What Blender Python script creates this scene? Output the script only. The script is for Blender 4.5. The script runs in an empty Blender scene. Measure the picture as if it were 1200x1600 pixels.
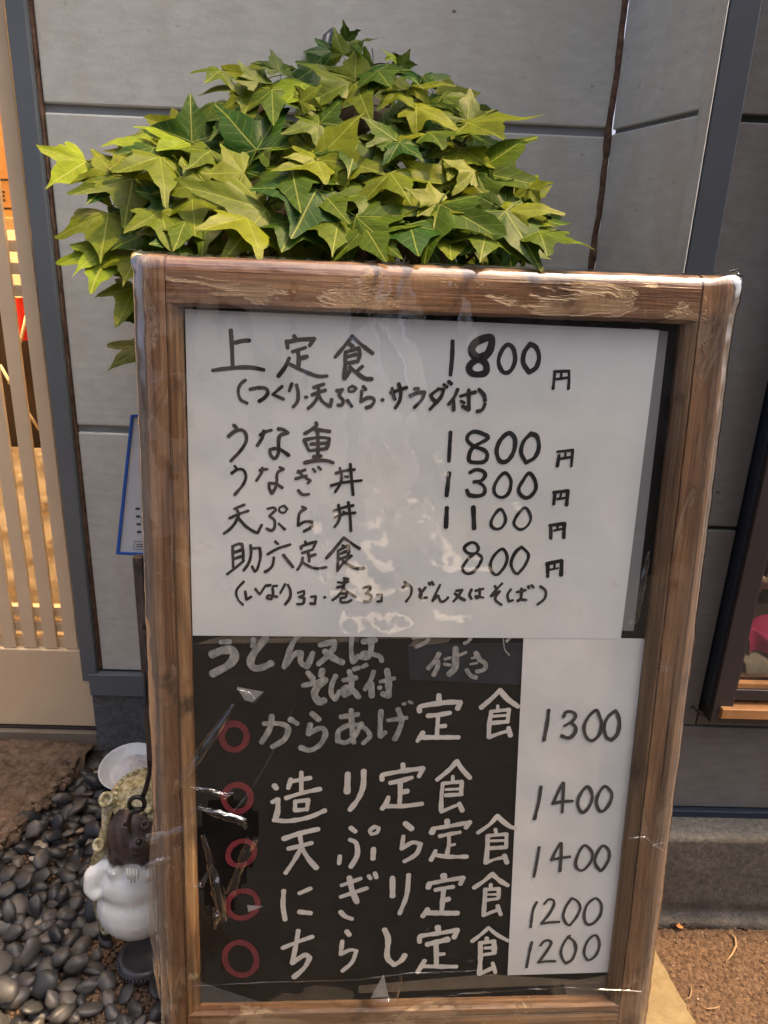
import bpy, bmesh, math, random
from mathutils import Vector, Matrix, noise
random.seed(7)
rad = math.radians
scene = bpy.context.scene
COL = scene.collection

# ------------------------------------------------------------------ camera
CAM = Vector((0, 0, 1.05))
FPX = 1150.0                      # focal length in photo pixels (photo 1200 x 1600)
yaw, pitch, roll = rad(-1.43), rad(19.6), rad(2.3)
fwd = Vector((-math.sin(yaw) * math.cos(pitch), math.cos(yaw) * math.cos(pitch), -math.sin(pitch)))
rt0 = Vector((math.cos(yaw), math.sin(yaw), 0))
up0 = rt0.cross(fwd)
RT = rt0 * math.cos(roll) + up0 * math.sin(roll)
UP = up0 * math.cos(roll) - rt0 * math.sin(roll)
cd = bpy.data.cameras.new('camera')
cam = bpy.data.objects.new('camera', cd)
COL.objects.link(cam)
cd.sensor_fit = 'VERTICAL'
cd.sensor_height = 36.0
cd.lens = FPX / 1600 * 36.0
cd.clip_start = 0.02
cd.clip_end = 800
cam.matrix_world = Matrix((
    (RT.x, UP.x, -fwd.x, CAM.x), (RT.y, UP.y, -fwd.y, CAM.y), (RT.z, UP.z, -fwd.z, CAM.z), (0, 0, 0, 1)))
scene.camera = cam

# ------------------------------------------------------------------ sky, sun, exposure
SUN_DIR = Vector((0.45, 0.02, 0.89)).normalized()      # towards the sun
world = bpy.data.worlds.new('World')
scene.world = world
world.use_nodes = True
wn = world.node_tree.nodes
bg = wn['Background']
sky = wn.new('ShaderNodeTexSky')
sky.sky_type = 'NISHITA'
sky.sun_disc = False
sky.sun_elevation = math.asin(SUN_DIR.z)
sky.sun_rotation = math.atan2(SUN_DIR.x, SUN_DIR.y)
sky.air_density = 0.45
sky.dust_density = 8.0
sky.ozone_density = 0.2
world.node_tree.links.new(sky.outputs[0], bg.inputs[0])
bg.inputs[1].default_value = 0.15
sd = bpy.data.lights.new('sun', 'SUN')
sd.energy = 3.0
sd.angle = rad(2.0)
sd.color = (1.0, 0.66, 0.28)
sun = bpy.data.objects.new('sun', sd)
COL.objects.link(sun)
sun.rotation_euler = (-SUN_DIR).to_track_quat('-Z', 'Y').to_euler()
sun.location = (1, -1, 4)
vs = scene.view_settings
vs.view_transform = 'Standard'
vs.look = 'None'
vs.gamma = 1
vs.use_curve_mapping = False
vs.exposure = 1.45
scene.render.engine = 'CYCLES'
scene.cycles.max_bounces = 5
scene.cycles.diffuse_bounces = 3
scene.cycles.glossy_bounces = 3
scene.cycles.transparent_max_bounces = 16

# ------------------------------------------------------------------ measuring helpers
def ray(x, y):
    return fwd + RT * ((x - 600) / FPX) - UP * ((y - 800) / FPX)

def at(x, y, Y):                   # point of the vertical plane y = Y
    d = ray(x, y)
    return CAM + d * (Y / d.y)

def atz(x, y, z):                  # point of the level z
    d = ray(x, y)
    return CAM + d * ((z - CAM.z) / d.z)

# the board's own frame: u to the right, v up along the leaning face, y away from the viewer
yb, tb = rad(2.29), rad(7.66)
BX = Vector((math.cos(yb), math.sin(yb), 0))
BYH = Vector((-math.sin(yb), math.cos(yb), 0))
BZ = Vector((0, 0, math.cos(tb))) + BYH * math.sin(tb)
BN = BX.cross(BZ)                  # towards the viewer
BP = CAM + ray(600, 800) * 0.77
U0 = 0.051
VG = -(BP + BX * U0).z / BZ.z
BO = BP + BX * U0 + BZ * VG        # base of the board on the pavement
BM = Matrix(((BX.x, -BN.x, BZ.x, BO.x), (BX.y, -BN.y, BZ.y, BO.y), (BX.z, -BN.z, BZ.z, BO.z), (0, 0, 0, 1)))
BMI = BM.inverted()

def bl(x, y, depth=0.0):           # photo pixel on the board -> board coordinates (u, v)
    P = BO - BN * depth
    d = ray(x, y)
    h = CAM + d * ((P - CAM).dot(BN) / d.dot(BN))
    q = BMI @ h
    return (q.x, q.z)

# ------------------------------------------------------------------ scene helpers
WM = {}

def setp(o, label=None, cat=None, group=None, kind=None):
    if label: o['label'] = label
    if cat: o['category'] = cat
    if group: o['group'] = group
    if kind: o['kind'] = kind
    return o

def thing(name, label, cat, loc=(0, 0, 0), group=None, mat=None):
    o = bpy.data.objects.new(name, None)
    o.empty_display_size = 0.05
    COL.objects.link(o)
    m = mat if mat is not None else Matrix.Translation(Vector(loc))
    o.matrix_world = m
    WM[o] = m.copy()
    return setp(o, label, cat, group)

class MB:
    def __init__(s):
        s.v = []; s.f = []
    def add(s, vs, fs):
        n = len(s.v)
        s.v += [Vector(p) for p in vs]
        s.f += [tuple(i + n for i in q) for q in fs]
        return s
    def box(s, a, b):
        (x0, y0, z0), (x1, y1, z1) = a, b
        return s.add([(x0, y0, z0), (x1, y0, z0), (x1, y1, z0), (x0, y1, z0), (x0, y0, z1), (x1, y0, z1), (x1, y1, z1), (x0, y1, z1)],
                     [(0, 3, 2, 1), (4, 5, 6, 7), (0, 1, 5, 4), (1, 2, 6, 5), (2, 3, 7, 6), (3, 0, 4, 7)])
    def tube(s, pts, r, n=8, caps=True):
        pts = [Vector(p) for p in pts]
        rr = r if isinstance(r, (list, tuple)) else [r] * len(pts)
        ring = []
        ref = None
        for i, p in enumerate(pts):
            t = (pts[min(i + 1, len(pts) - 1)] - pts[max(i - 1, 0)]).normalized()
            if ref is None:
                ref = Vector((0, 0, 1)) if abs(t.z) < .9 else Vector((1, 0, 0))
            a = (ref - t * ref.dot(t)).normalized(); b = t.cross(a); ref = a
            ring.append([p + (a * math.cos(2 * math.pi * k / n) + b * math.sin(2 * math.pi * k / n)) * rr[i] for k in range(n)])
        vs = [q for g in ring for q in g]
        fs = []
        for i in range(len(pts) - 1):
            for k in range(n):
                k2 = (k + 1) % n
                fs.append((i * n + k, i * n + k2, (i + 1) * n + k2, (i + 1) * n + k))
        if caps:
            fs.append(tuple(range(n))[::-1]); fs.append(tuple(range((len(pts) - 1) * n, len(pts) * n)))
        return s.add(vs, fs)
    def lathe(s, prof, c, n=24, axis=None):
        c = Vector(c)
        ax = Vector(axis).normalized() if axis else Vector((0, 0, 1))
        a = (Vector((1, 0, 0)) - ax * ax.x).normalized() if abs(ax.x) < .9 else Vector((0, 1, 0))
        b = ax.cross(a)
        vs = [c + ax * z + (a * math.cos(2 * math.pi * k / n) + b * math.sin(2 * math.pi * k / n)) * r for r, z in prof for k in range(n)]
        fs = []
        for i in range(len(prof) - 1):
            for k in range(n):
                k2 = (k + 1) % n
                fs.append((i * n + k, i * n + k2, (i + 1) * n + k2, (i + 1) * n + k))
        return s.add(vs, fs)
    def grid(s, fn, nu, nv, skip=None):
        vs = [fn(i / nu, j / nv) for j in range(nv + 1) for i in range(nu + 1)]
        fs = []
        for j in range(nv):
            for i in range(nu):
                if skip and skip((i + .5) / nu, (j + .5) / nv): continue
                a = j * (nu + 1) + i
                fs.append((a, a + 1, a + nu + 2, a + nu + 1))
        return s.add(vs, fs)

def mesh_of(name, mb, mat, smooth=False, inv=None):
    me = bpy.data.meshes.new(name)
    vs = mb.v if inv is None else [inv @ p for p in mb.v]
    me.from_pydata([tuple(p) for p in vs], [], mb.f)
    me.materials.append(mat)
    if smooth:
        me.polygons.foreach_set('use_smooth', [True] * len(me.polygons))
    me.update()
    return me

def part(name, mb, mat, parent, smooth=False, local=False, bevel=0, label=None):
    inv = None if local else WM[parent].inverted()
    o = bpy.data.objects.new(name, mesh_of(name, mb, mat, smooth, inv))
    COL.objects.link(o)
    o.parent = parent
    WM[o] = WM[parent].copy()
    if bevel: add_bevel(o, bevel)
    if label: o['label'] = label
    return o

def solo(name, mb, mat, label=None, cat=None, group=None, kind=None, loc=None, smooth=False, bevel=0):
    L = Vector(loc) if loc is not None else Vector((0, 0, 0))
    o = bpy.data.objects.new(name, mesh_of(name, mb, mat, smooth, Matrix.Translation(-L)))
    COL.objects.link(o)
    o.location = L
    WM[o] = Matrix.Translation(L)
    if bevel: add_bevel(o, bevel)
    return setp(o, label, cat, group, kind)

def add_bevel(o, w, seg=2):
    m = o.modifiers.new('bevel', 'BEVEL')
    m.width = w; m.segments = seg; m.limit_method = 'ANGLE'; m.angle_limit = rad(40)

def fb(p, sc, oct=4):
    return noise.fractal(Vector(p) * sc, 1.0, 2.0, oct)

# ------------------------------------------------------------------ material helpers
class Mat:
    def __init__(s, name, rough=0.6, spec=0.5, coat=0.0, metal=0.0):
        s.m = bpy.data.materials.new(name)
        s.m.use_nodes = True
        s.t = s.m.node_tree; s.n = s.t.nodes; s.l = s.t.links
        s.b = s.n['Principled BSDF']; s.out = s.n['Material Output']
        s.b.inputs['Roughness'].default_value = rough
        s.b.inputs['Specular IOR Level'].default_value = spec
        s.b.inputs['Coat Weight'].default_value = coat
        s.b.inputs['Metallic'].default_value = metal
        s.tc = s.n.new('ShaderNodeTexCoord')
    def link(s, a, b): s.l.new(a, b)
    def coord(s, kind='Object', scale=(1, 1, 1), rot=(0, 0, 0)):
        mp = s.n.new('ShaderNodeMapping')
        mp.inputs['Scale'].default_value = scale
        mp.inputs['Rotation'].default_value = rot
        s.link(s.tc.outputs[kind], mp.inputs[0])
        return mp.outputs[0]
    def noise(s, co, scale, detail=6, rough=.6, dist=0.0):
        n = s.n.new('ShaderNodeTexNoise')
        n.inputs['Scale'].default_value = scale
        n.inputs['Detail'].default_value = detail
        n.inputs['Roughness'].default_value = rough
        n.inputs['Distortion'].default_value = dist
        s.link(co, n.inputs['Vector'])
        return n.outputs[0]
    def voro(s, co, scale, feature='F1', out=0, rnd=1.0):
        n = s.n.new('ShaderNodeTexVoronoi')
        n.feature = feature
        n.inputs['Scale'].default_value = scale
        n.inputs['Randomness'].default_value = rnd
        s.link(co, n.inputs['Vector'])
        return n.outputs[out]
    def ramp(s, fac, stops, interp='LINEAR'):
        r = s.n.new('ShaderNodeValToRGB')
        r.color_ramp.interpolation = interp
        e = r.color_ramp.elements
        while len(e) < len(stops): e.new(0.5)
        for k, (p, c) in enumerate(stops):
            e[k].position = p
            e[k].color = (c, c, c, 1) if isinstance(c, (int, float)) else (*c, 1)
        s.link(fac, r.inputs[0])
        return r.outputs[0]
    def mix(s, fac, a, b, mode='MIX'):
        m = s.n.new('ShaderNodeMix')
        m.data_type = 'RGBA'; m.blend_type = mode
        for inp, v in ((m.inputs[0], fac), (m.inputs[6], a), (m.inputs[7], b)):
            if isinstance(v, (int, float)): inp.default_value = v if inp == m.inputs[0] else (v, v, v, 1)
            elif isinstance(v, tuple): inp.default_value = (*v, 1)
            else: s.link(v, inp)
        return m.outputs[2]
    def math(s, op, a, b=None, c=None, clamp=False):
        m = s.n.new('ShaderNodeMath')
        m.operation = op; m.use_clamp = clamp
        for i, v in enumerate((a, b, c)):
            if v is None: continue
            if isinstance(v, (int, float)): m.inputs[i].default_value = v
            else: s.link(v, m.inputs[i])
        return m.outputs[0]
    def color(s, v):
        if isinstance(v, tuple): s.b.inputs['Base Color'].default_value = (*v, 1)
        else: s.link(v, s.b.inputs['Base Color'])
        return s
    def rough(s, v):
        s.link(v, s.b.inputs['Roughness']); return s
    def bump(s, h, strength=.3, dist=.002):
        b = s.n.new('ShaderNodeBump')
        b.inputs['Strength'].default_value = strength
        b.inputs['Distance'].default_value = dist
        s.link(h, b.inputs['Height'])
        s.link(b.outputs[0], s.b.inputs['Normal'])
        return s

def plain(name, col, rough=.6, spec=.5, var=.15, scale=20, bump=0.1, bd=.001, coat=0, metal=0):
    m = Mat(name, rough, spec, coat, metal)
    co = m.coord()
    n = m.noise(co, scale)
    lo = tuple(c * (1 - var) for c in col); hi = tuple(min(1, c * (1 + var)) for c in col)
    m.color(m.ramp(n, [(.3, lo), (.7, hi)]))
    if bump: m.bump(m.noise(co, scale * 4), bump, bd)
    return m.m

# ---- materials
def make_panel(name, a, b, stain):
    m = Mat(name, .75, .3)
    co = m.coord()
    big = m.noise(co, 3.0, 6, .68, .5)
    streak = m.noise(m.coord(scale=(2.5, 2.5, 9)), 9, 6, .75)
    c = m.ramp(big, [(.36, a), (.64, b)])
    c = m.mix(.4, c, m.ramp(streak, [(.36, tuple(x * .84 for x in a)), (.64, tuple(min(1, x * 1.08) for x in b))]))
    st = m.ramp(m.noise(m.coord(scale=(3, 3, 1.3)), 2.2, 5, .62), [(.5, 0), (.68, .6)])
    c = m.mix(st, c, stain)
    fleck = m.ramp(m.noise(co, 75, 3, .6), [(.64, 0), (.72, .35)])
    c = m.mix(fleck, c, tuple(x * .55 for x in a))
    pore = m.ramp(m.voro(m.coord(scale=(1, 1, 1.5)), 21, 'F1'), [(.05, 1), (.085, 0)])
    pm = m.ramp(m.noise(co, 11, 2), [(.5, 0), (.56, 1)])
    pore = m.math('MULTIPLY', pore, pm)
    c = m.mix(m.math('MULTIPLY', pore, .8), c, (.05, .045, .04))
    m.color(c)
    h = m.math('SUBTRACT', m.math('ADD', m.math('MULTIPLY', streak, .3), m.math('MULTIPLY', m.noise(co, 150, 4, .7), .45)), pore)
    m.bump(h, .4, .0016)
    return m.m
M_PANEL = make_panel('grey_concrete_panel', (.50, .51, .46), (.635, .64, .575), (.50, .44, .355))

M_PANELR = make_panel('shaded_grey_panel', (.115, .113, .112), (.165, .162, .157), (.115, .098, .084))  # same grey panel, with the right wall's dimness put into a darker colour

M_STEEL = plain('blue_grey_painted_steel', (.125, .145, .160), .42, .5, .10, 6, .08, .0006)
M_SLATE = plain('slate_painted_steel', (.062, .072, .085), .42, .5, .10, 6, .08, .0006)
M_JOINT = plain('grey_joint_filler', (.26, .275, .28), .6, .4, .15, 14)
M_NAVY = plain('navy_painted_steel', (.020, .030, .048), .4, .5, .15, 8, .05)
M_BROWNFRAME = plain('dark_brown_anodised_frame', (.045, .034, .034), .38, .5, .12, 6, .05)
M_SEAL = plain('crumbling_brown_sealant', (.16, .095, .06), .85, .3, .55, 90, .8, .003)

def make_stone(name, a, b, sc=60, bs=.7, bd=.004):
    m = Mat(name, .9, .2)
    co = m.coord()
    n1 = m.noise(co, sc, 8, .75); n2 = m.noise(co, sc * .08, 4)
    c = m.ramp(n1, [(.36, a), (.64, b)])
    c = m.mix(m.ramp(n2, [(.35, 0), (.7, .5)]), c, tuple(x * .6 for x in a))
    m.color(c); m.bump(n1, bs, bd)
    return m.m
M_PLINTH = make_stone('rough_grey_render', (.10, .105, .105), (.23, .235, .23), 110, .9, .004)
M_BASE = make_stone('grey_brown_foundation_concrete', (.085, .078, .070), (.175, .162, .145), 110, .9, .004)
M_MORTAR = make_stone('brown_earth_mortar', (.085, .055, .038), (.29, .205, .145), 55, 1.0, .009)
M_SOIL = make_stone('dark_loose_soil', (.018, .013, .010), (.075, .052, .036), 120, 1.0, .006)

def make_pave():
    m = Mat('brown_exposed_aggregate', .85, .3)
    co = m.coord()
    n1 = m.noise(co, 140, 6, .75)
    v = m.voro(co, 190, 'F1', 1)
    c = m.ramp(n1, [(.36, (.022, .012, .007)), (.52, (.078, .044, .026)), (.66, (.175, .105, .062))])
    c = m.mix(.35, c, m.ramp(v, [(.2, (.06, .035, .022)), (.8, (.22, .14, .09))]))
    sp = m.ramp(m.voro(co, 60, 'F1'), [(.05, 1), (.085, 0)])
    sp = m.math('MULTIPLY', sp, m.ramp(m.noise(co, 30, 2), [(.50, 0), (.54, 1)]))
    c = m.mix(sp, c, (.60, .52, .42))
    m.color(c)
    m.bump(m.math('ADD', n1, m.math('MULTIPLY', m.voro(co, 190), -.8)), .9, .004)
    return m.m
M_PAVE = make_pave()

def make_slab():
    m = Mat('pale_speckled_concrete', .8, .3)
    co = m.coord()
    c = m.ramp(m.noise(co, 45, 6, .7), [(.36, (.155, .115, .06)), (.64, (.21, .162, .09))])
    sp = m.ramp(m.voro(m.coord(scale=(1, 1.8, 1), rot=(0, 0, .5)), 85, 'F1'), [(.10, 1), (.16, 0)])
    sp = m.math('MULTIPLY', sp, m.ramp(m.noise(co, 60, 2), [(.54, 0), (.6, .8)]))
    m.color(m.mix(sp, c, (.10, .075, .05)))
    m.bump(m.noise(co, 200, 4), .4, .002)
    return m.m
M_SLAB = make_slab()
M_GROUND = plain('grey_street_asphalt', (.020, .020, .021), .85, .2, .2, 40, .4, .003)

# worn wood: axis is the direction of the grain
def make_wood(name, axis, cols, peel=.60, peelcol=(.40, .27, .155), rough=.38, seed=0):
    m = Mat(name, rough, .5)
    def sc(a, b):
        q = [a, a, a]; q[axis] = b; return m.coord(scale=tuple(q))
    g = m.noise(sc(55, 2.2), 1.0, 7, .7, .9)
    fine = m.noise(sc(210, 5.0), 1.0, 5, .75)
    broad = m.noise(sc(16, 3.4), 1.0 + seed * .07, 5, .6, .6)
    patch = m.noise(sc(22, 8.5), 1.0 + seed * .13, 8, .68, .7)
    c = m.ramp(g, [(.34, cols[0]), (.46, cols[1]), (.56, cols[2]), (.68, cols[3])])
    c = m.mix(.35, c, m.ramp(fine, [(.38, cols[0]), (.62, cols[3])]))
    c = m.mix(m.ramp(broad, [(.40, .65), (.54, 0)]), c, m.ramp(fine, [(.35, tuple(x * .45 for x in cols[1])), (.65, cols[1])]))
    pm = m.ramp(patch, [(peel, 0), (peel + .035, 1)])
    c = m.mix(m.math('MULTIPLY', pm, .7), c, m.ramp(fine, [(.35, tuple(x * .62 for x in peelcol)), (.65, peelcol)]))
    crack = m.ramp(m.noise(sc(75, 1.2), 1.3 + seed * .1, 4, .6, .3), [(.30, 1), (.345, 0)])
    c = m.mix(m.math('MULTIPLY', crack, .85), c, tuple(x * .35 for x in cols[0]))
    dk = m.ramp(m.noise(m.coord(scale=(7, 7, 7)), 1.7 + seed * .2, 5, .6), [(.56, 0), (.66, .75)])
    c = m.mix(dk, c, tuple(x * .6 for x in cols[0]))
    m.color(c)
    m.rough(m.ramp(broad, [(.4, rough - .12), (.6, rough + .15)]))
    h = m.math('ADD', m.math('MULTIPLY', g, .6), m.math('ADD', m.math('MULTIPLY', fine, .5), m.math('ADD', m.math('MULTIPLY', pm, -.5), m.math('MULTIPLY', crack, -.8))))
    m.bump(h, .75, .0026)
    return m.m
WC = [(.038, .016, .008), (.150, .066, .029), (.26, .135, .064), (.40, .25, .135)]
WC2 = [(.038, .017, .008), (.130, .060, .025), (.215, .118, .052), (.33, .215, .11)]
M_WOODV = make_wood('worn_brown_wood_upright', 2, WC, .565, (.32, .21, .125))
M_WOODH = make_wood('worn_brown_wood_crosswise', 0, WC, .535)
M_WOODIN = make_wood('yellowed_wood_molding', 2, WC2, .62, (.36, .26, .15), seed=2)
M_WOODOLD = make_wood('old_dark_batten_wood', 2, [(.018, .012, .009), (.05, .033, .023), (.09, .062, .043), (.13, .095, .07)], .75)

def make_board():
    m = Mat('blackboard_paint', .6, .10)
    co = m.coord()
    n = m.noise(co, 7, 5, .6, .5)
    c = m.ramp(n, [(.36, (.0035, .0036, .0042)), (.5, (.006, .0052, .0048)), (.66, (.012, .0085, .0065))])
    sm = m.ramp(m.noise(m.coord(scale=(1.2, 1, 5)), 9, 6, .7), [(.52, 0), (.7, .06)])
    m.color(m.mix(sm, c, (.10, .09, .08)))
    m.rough(m.ramp(n, [(.3, .5), (.7, .7)]))
    m.bump(m.noise(m.coord(scale=(1, 1, 14)), 40, 4), .12, .001)
    return m.m
M_BOARD = make_board()

def make_paper(name, col, sc=6):
    m = Mat(name, .62, .35)
    co = m.coord()
    c = m.ramp(m.noise(co, sc, 5, .6, .4), [(.36, tuple(x * .86 for x in col)), (.64, col)])
    st = m.ramp(m.noise(m.coord(scale=(1, 1, 1.6)), 22, 3), [(.72, 0), (.82, .35)])
    m.color(m.mix(st, c, (.5, .43, .33)))
    m.bump(m.noise(co, 9, 3), .18, .004)
    return m.m
M_PAPER = make_paper('white_menu_paper', (.66, .675, .665))
M_PAPER2 = make_paper('white_price_paper', (.67, .67, .65), 9)
M_BACKING = make_paper('grey_backing_paper', (.20, .20, .20))

def make_ink(name, a, b, sc, rough=.45):
    m = Mat(name, rough, .4)
    n = m.noise(m.coord(scale=(1, 1, 1)), sc, 5, .7)
    m.color(m.ramp(n, [(.35, a), (.68, b)]))
    return m.m
M_INK = make_ink('black_marker_ink', (.008, .008, .010), (.022, .021, .022), 60)
M_INKB = make_ink('brownish_marker_ink', (.016, .012, .011), (.036, .028, .026), 60)
M_INKG = make_ink('grey_marker_ink', (.028, .028, .031), (.055, .052, .052), 60)
M_WHITE = make_ink('white_paint_marker', (.50, .47, .43), (.62, .60, .56), 40, .6)
def make_wash():
    m = Mat('thin_grey_chalk_paint', .7, .3)
    n = m.noise(m.coord(scale=(1.6, 1, 1), rot=(0, .6, 0)), 85, 6, .75)
    m.color(m.ramp(n, [(.32, (.13, .135, .13)), (.5, (.25, .25, .24)), (.72, (.44, .42, .38))]))
    return m.m
M_WASH = make_wash()
M_RED = make_ink('dark_red_paint', (.10, .012, .018), (.20, .022, .030), 50, .6)

def make_film(name, gain, edge_gain, edge_milk):
    m = Mat(name)
    n, l = m.n, m.l
    tr = n.new('ShaderNodeBsdfTransparent'); tr.inputs[0].default_value = (.985, .985, .98, 1)
    gl = n.new('ShaderNodeBsdfGlossy')
    df = n.new('ShaderNodeBsdfDiffuse'); df.inputs[0].default_value = (.8, .8, .79, 1)
    lw = n.new('ShaderNodeLayerWeight'); lw.inputs[0].default_value = .5
    bp = n.new('ShaderNodeBump'); bp.inputs['Strength'].default_value = .07; bp.inputs['Distance'].default_value = .002
    l.new(m.noise(m.coord(scale=(1, 1, .5), rot=(0, .6, 0)), 60, 2, .6, 1.0), bp.inputs['Height'])
    l.new(bp.outputs[0], gl.inputs['Normal'])
    # along the crinkled long sides, edge highlights are put in as gloss and milk
    sep = n.new('ShaderNodeSeparateXYZ'); l.new(m.tc.outputs['Object'], sep.inputs[0])
    k = m.math('MULTIPLY', m.math('SUBTRACT', m.math('ABSOLUTE', sep.outputs[0]), .276), 45.0, clamp=True)
    k2 = m.math('MULTIPLY', k, k)
    g = m.math('ADD', gain, m.math('MULTIPLY', k2, edge_gain - gain))
    f5 = m.math('POWER', lw.outputs['Facing'], 5.0)
    fac = m.math('MULTIPLY', m.math('ADD', .04, m.math('MULTIPLY', f5, .4)), g, clamp=True)
    l.new(m.math('ADD', .035, m.math('MULTIPLY', k2, .07)), gl.inputs['Roughness'])
    m1 = n.new('ShaderNodeMixShader'); l.new(m.math('MULTIPLY', k2, edge_milk), m1.inputs[0])
    l.new(tr.outputs[0], m1.inputs[1]); l.new(df.outputs[0], m1.inputs[2])
    m2 = n.new('ShaderNodeMixShader')
    l.new(fac, m2.inputs[0]); l.new(m1.outputs[0], m2.inputs[1]); l.new(gl.outputs[0], m2.inputs[2])
    l.new(m2.outputs[0], m.out.inputs[0])
    return m.m
M_FILM = make_film('clear_cling_film', 3.0, 9.0, .09)
M_FILMX = make_film('torn_cling_film', 3.0, 3.5, .02)


def make_tape(name, col, mixv):
    m = Mat(name, .3, .5)
    n, l = m.n, m.l
    m.color(m.ramp(m.noise(m.coord(), 60, 4), [(.3, tuple(c * .6 for c in col)), (.7, col)]))
    tr = n.new('ShaderNodeBsdfTransparent')
    mx = n.new('ShaderNodeMixShader'); mx.inputs[0].default_value = mixv
    l.new(tr.outputs[0], mx.inputs[1]); l.new(m.b.outputs[0], mx.inputs[2]); l.new(mx.outputs[0], m.out.inputs[0])
    return m.m
M_TAPE = make_tape('yellowed_clear_tape', (.34, .27, .19), .42)
M_TAPEG = make_tape('greyish_clear_tape', (.30, .30, .29), .28)
M_PATCH = plain('blue_black_paper_patch', (.012, .015, .024), .5, .4, .3, 30)

def make_glass(name='window_glass', tint=(.92, .94, .93)):
    m = Mat(name)
    n, l = m.n, m.l
    tr = n.new('ShaderNodeBsdfTransparent'); tr.inputs[0].default_value = (*tint, 1)
    gl = n.new('ShaderNodeBsdfGlossy'); gl.inputs['Roughness'].default_value = .02
    fr = n.new('ShaderNodeFresnel'); fr.inputs[0].default_value = 1.5
    mx = n.new('ShaderNodeMixShader')
    l.new(fr.outputs[0], mx.inputs[0]); l.new(tr.outputs[0], mx.inputs[1]); l.new(gl.outputs[0], mx.inputs[2])
    l.new(mx.outputs[0], m.out.inputs[0])
    return m.m
M_GLASS = make_glass()

def make_leaf(name, dark, light, vein, tr=.22):
    m = Mat(name, .45, .13)
    n, l = m.n, m.l
    oi = n.new('ShaderNodeObjectInfo')
    uv = n.new('ShaderNodeUVMap'); uv.uv_map = 'UVMap'
    sep = n.new('ShaderNodeSeparateXYZ'); l.new(uv.outputs[0], sep.inputs[0])
    x = m.math('ABSOLUTE', m.math('SUBTRACT', sep.outputs[0], .5)); y = m.math('SUBTRACT', sep.outputs[1], .25)
    vm = None
    for ang, wdt in ((90, .007), (32, .006), (-28, .005)):
        ca, sa = math.cos(rad(ang)), math.sin(rad(ang))
        d = m.math('ABSOLUTE', m.math('SUBTRACT', m.math('MULTIPLY', x, sa), m.math('MULTIPLY', y, ca)))
        al = m.math('ADD', m.math('MULTIPLY', x, ca), m.math('MULTIPLY', y, sa))
        k = m.math('MULTIPLY', m.math('SUBTRACT', 1.0, m.math('DIVIDE', d, wdt), clamp=True), m.math('GREATER_THAN', al, 0.0))
        vm = k if vm is None else m.math('MAXIMUM', vm, k)
        # side veins: thin slanted ribs off this vein
        rib = m.math('FRACT', m.math('MULTIPLY', m.math('SUBTRACT', al, m.math('MULTIPLY', d, 1.1)), 11.0))
        rib = m.math('MULTIPLY', m.math('LESS_THAN', rib, .07), m.math('LESS_THAN', d, .085))
        rib = m.math('MULTIPLY', m.math('MULTIPLY', rib, m.math('GREATER_THAN', al, .05)), .35)
        vm = m.math('MAXIMUM', vm, rib)
    rnd = m.ramp(oi.outputs['Random'], [(0, dark), (.5, tuple(a * .55 + b * .45 for a, b in zip(dark, light))), (1, light)])
    mott = m.ramp(m.noise(m.coord('UV'), 9, 5), [(.3, .72), (.7, 1.2)])
    c = m.mix(1.0, rnd, mott, 'MULTIPLY')
    c = m.mix(m.math('MULTIPLY', vm, .75), c, vein)
    geo = n.new('ShaderNodeNewGeometry')
    c = m.mix(m.math('MULTIPLY', geo.outputs['Backfacing'], .45), c, tuple(min(1, v * 1.25 + .01) for v in light))
    m.color(c)
    m.bump(m.math('SUBTRACT', m.noise(m.coord('UV'), 16, 3), m.math('MULTIPLY', vm, .7)), .25, .0015)
    tl = n.new('ShaderNodeBsdfTranslucent'); l.new(c, tl.inputs[0])
    mx = n.new('ShaderNodeMixShader'); mx.inputs[0].default_value = tr
    l.new(m.b.outputs[0], mx.inputs[1]); l.new(tl.outputs[0], mx.inputs[2]); l.new(mx.outputs[0], m.out.inputs[0])
    return m.m
M_LEAF = make_leaf('mature_ivy_leaf', (.009, .048, .003), (.130, .152, .004), (.24, .27, .045))
M_YOUNG = make_leaf('young_lime_ivy_leaf', (.12, .19, .008), (.19, .25, .010), (.36, .40, .08), .3)
M_STEM = plain('brown_ivy_stem', (.07, .045, .025), .8, .3, .4, 60)

def make_pebble(name, a, b):
    m = Mat(name, .44, .5)
    n = m.n
    oi = n.new('ShaderNodeObjectInfo')
    co = m.coord()
    c = m.ramp(oi.outputs['Random'], [(0, a), (1, b)])
    c = m.mix(1.0, c, m.ramp(m.noise(co, 60, 5, .7), [(.3, .75), (.7, 1.25)]), 'MULTIPLY')
    dust = m.ramp(m.noise(co, 260, 3), [(.62, 0), (.75, .25)])
    m.color(m.mix(dust, c, (.22, .20, .17)))
    m.bump(m.noise(co, 300, 3), .15, .0006)
    return m.m
M_PEB = make_pebble('dark_river_pebble', (.022, .023, .026), (.088, .080, .072))
M_PEBT = make_pebble('pale_tan_pebble', (.25, .19, .13), (.40, .36, .30))
M_GRAVEL = make_stone('brown_gravel_bits', (.07, .042, .026), (.26, .17, .11), 25, .4)

# ================================================================== SETTING
BED = 0.13
YL, YR, YB = 1.17, 0.98, 0.9275     # left wall, right wall, foundation front

mb = MB().grid(lambda a, b: (-300 + 600 * a, -300 + 600 * b, -.012), 24, 24)
solo('ground', mb, M_GROUND, kind='structure')
XK = -0.215                         # edge between the pebble bed and the pavement, under the board
mb = MB().grid(lambda a, b: (XK + (3 - XK) * a, .48 + .77 * b, fb((a * 9, b * 9, 0), 3) * .0015), 60, 60)
solo('pavement', mb, M_PAVE, kind='structure')
solo('kerb', MB().box((XK + .002, .40, -.03), (4, .478, .0)), M_BASE, kind='structure', bevel=.006)
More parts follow.
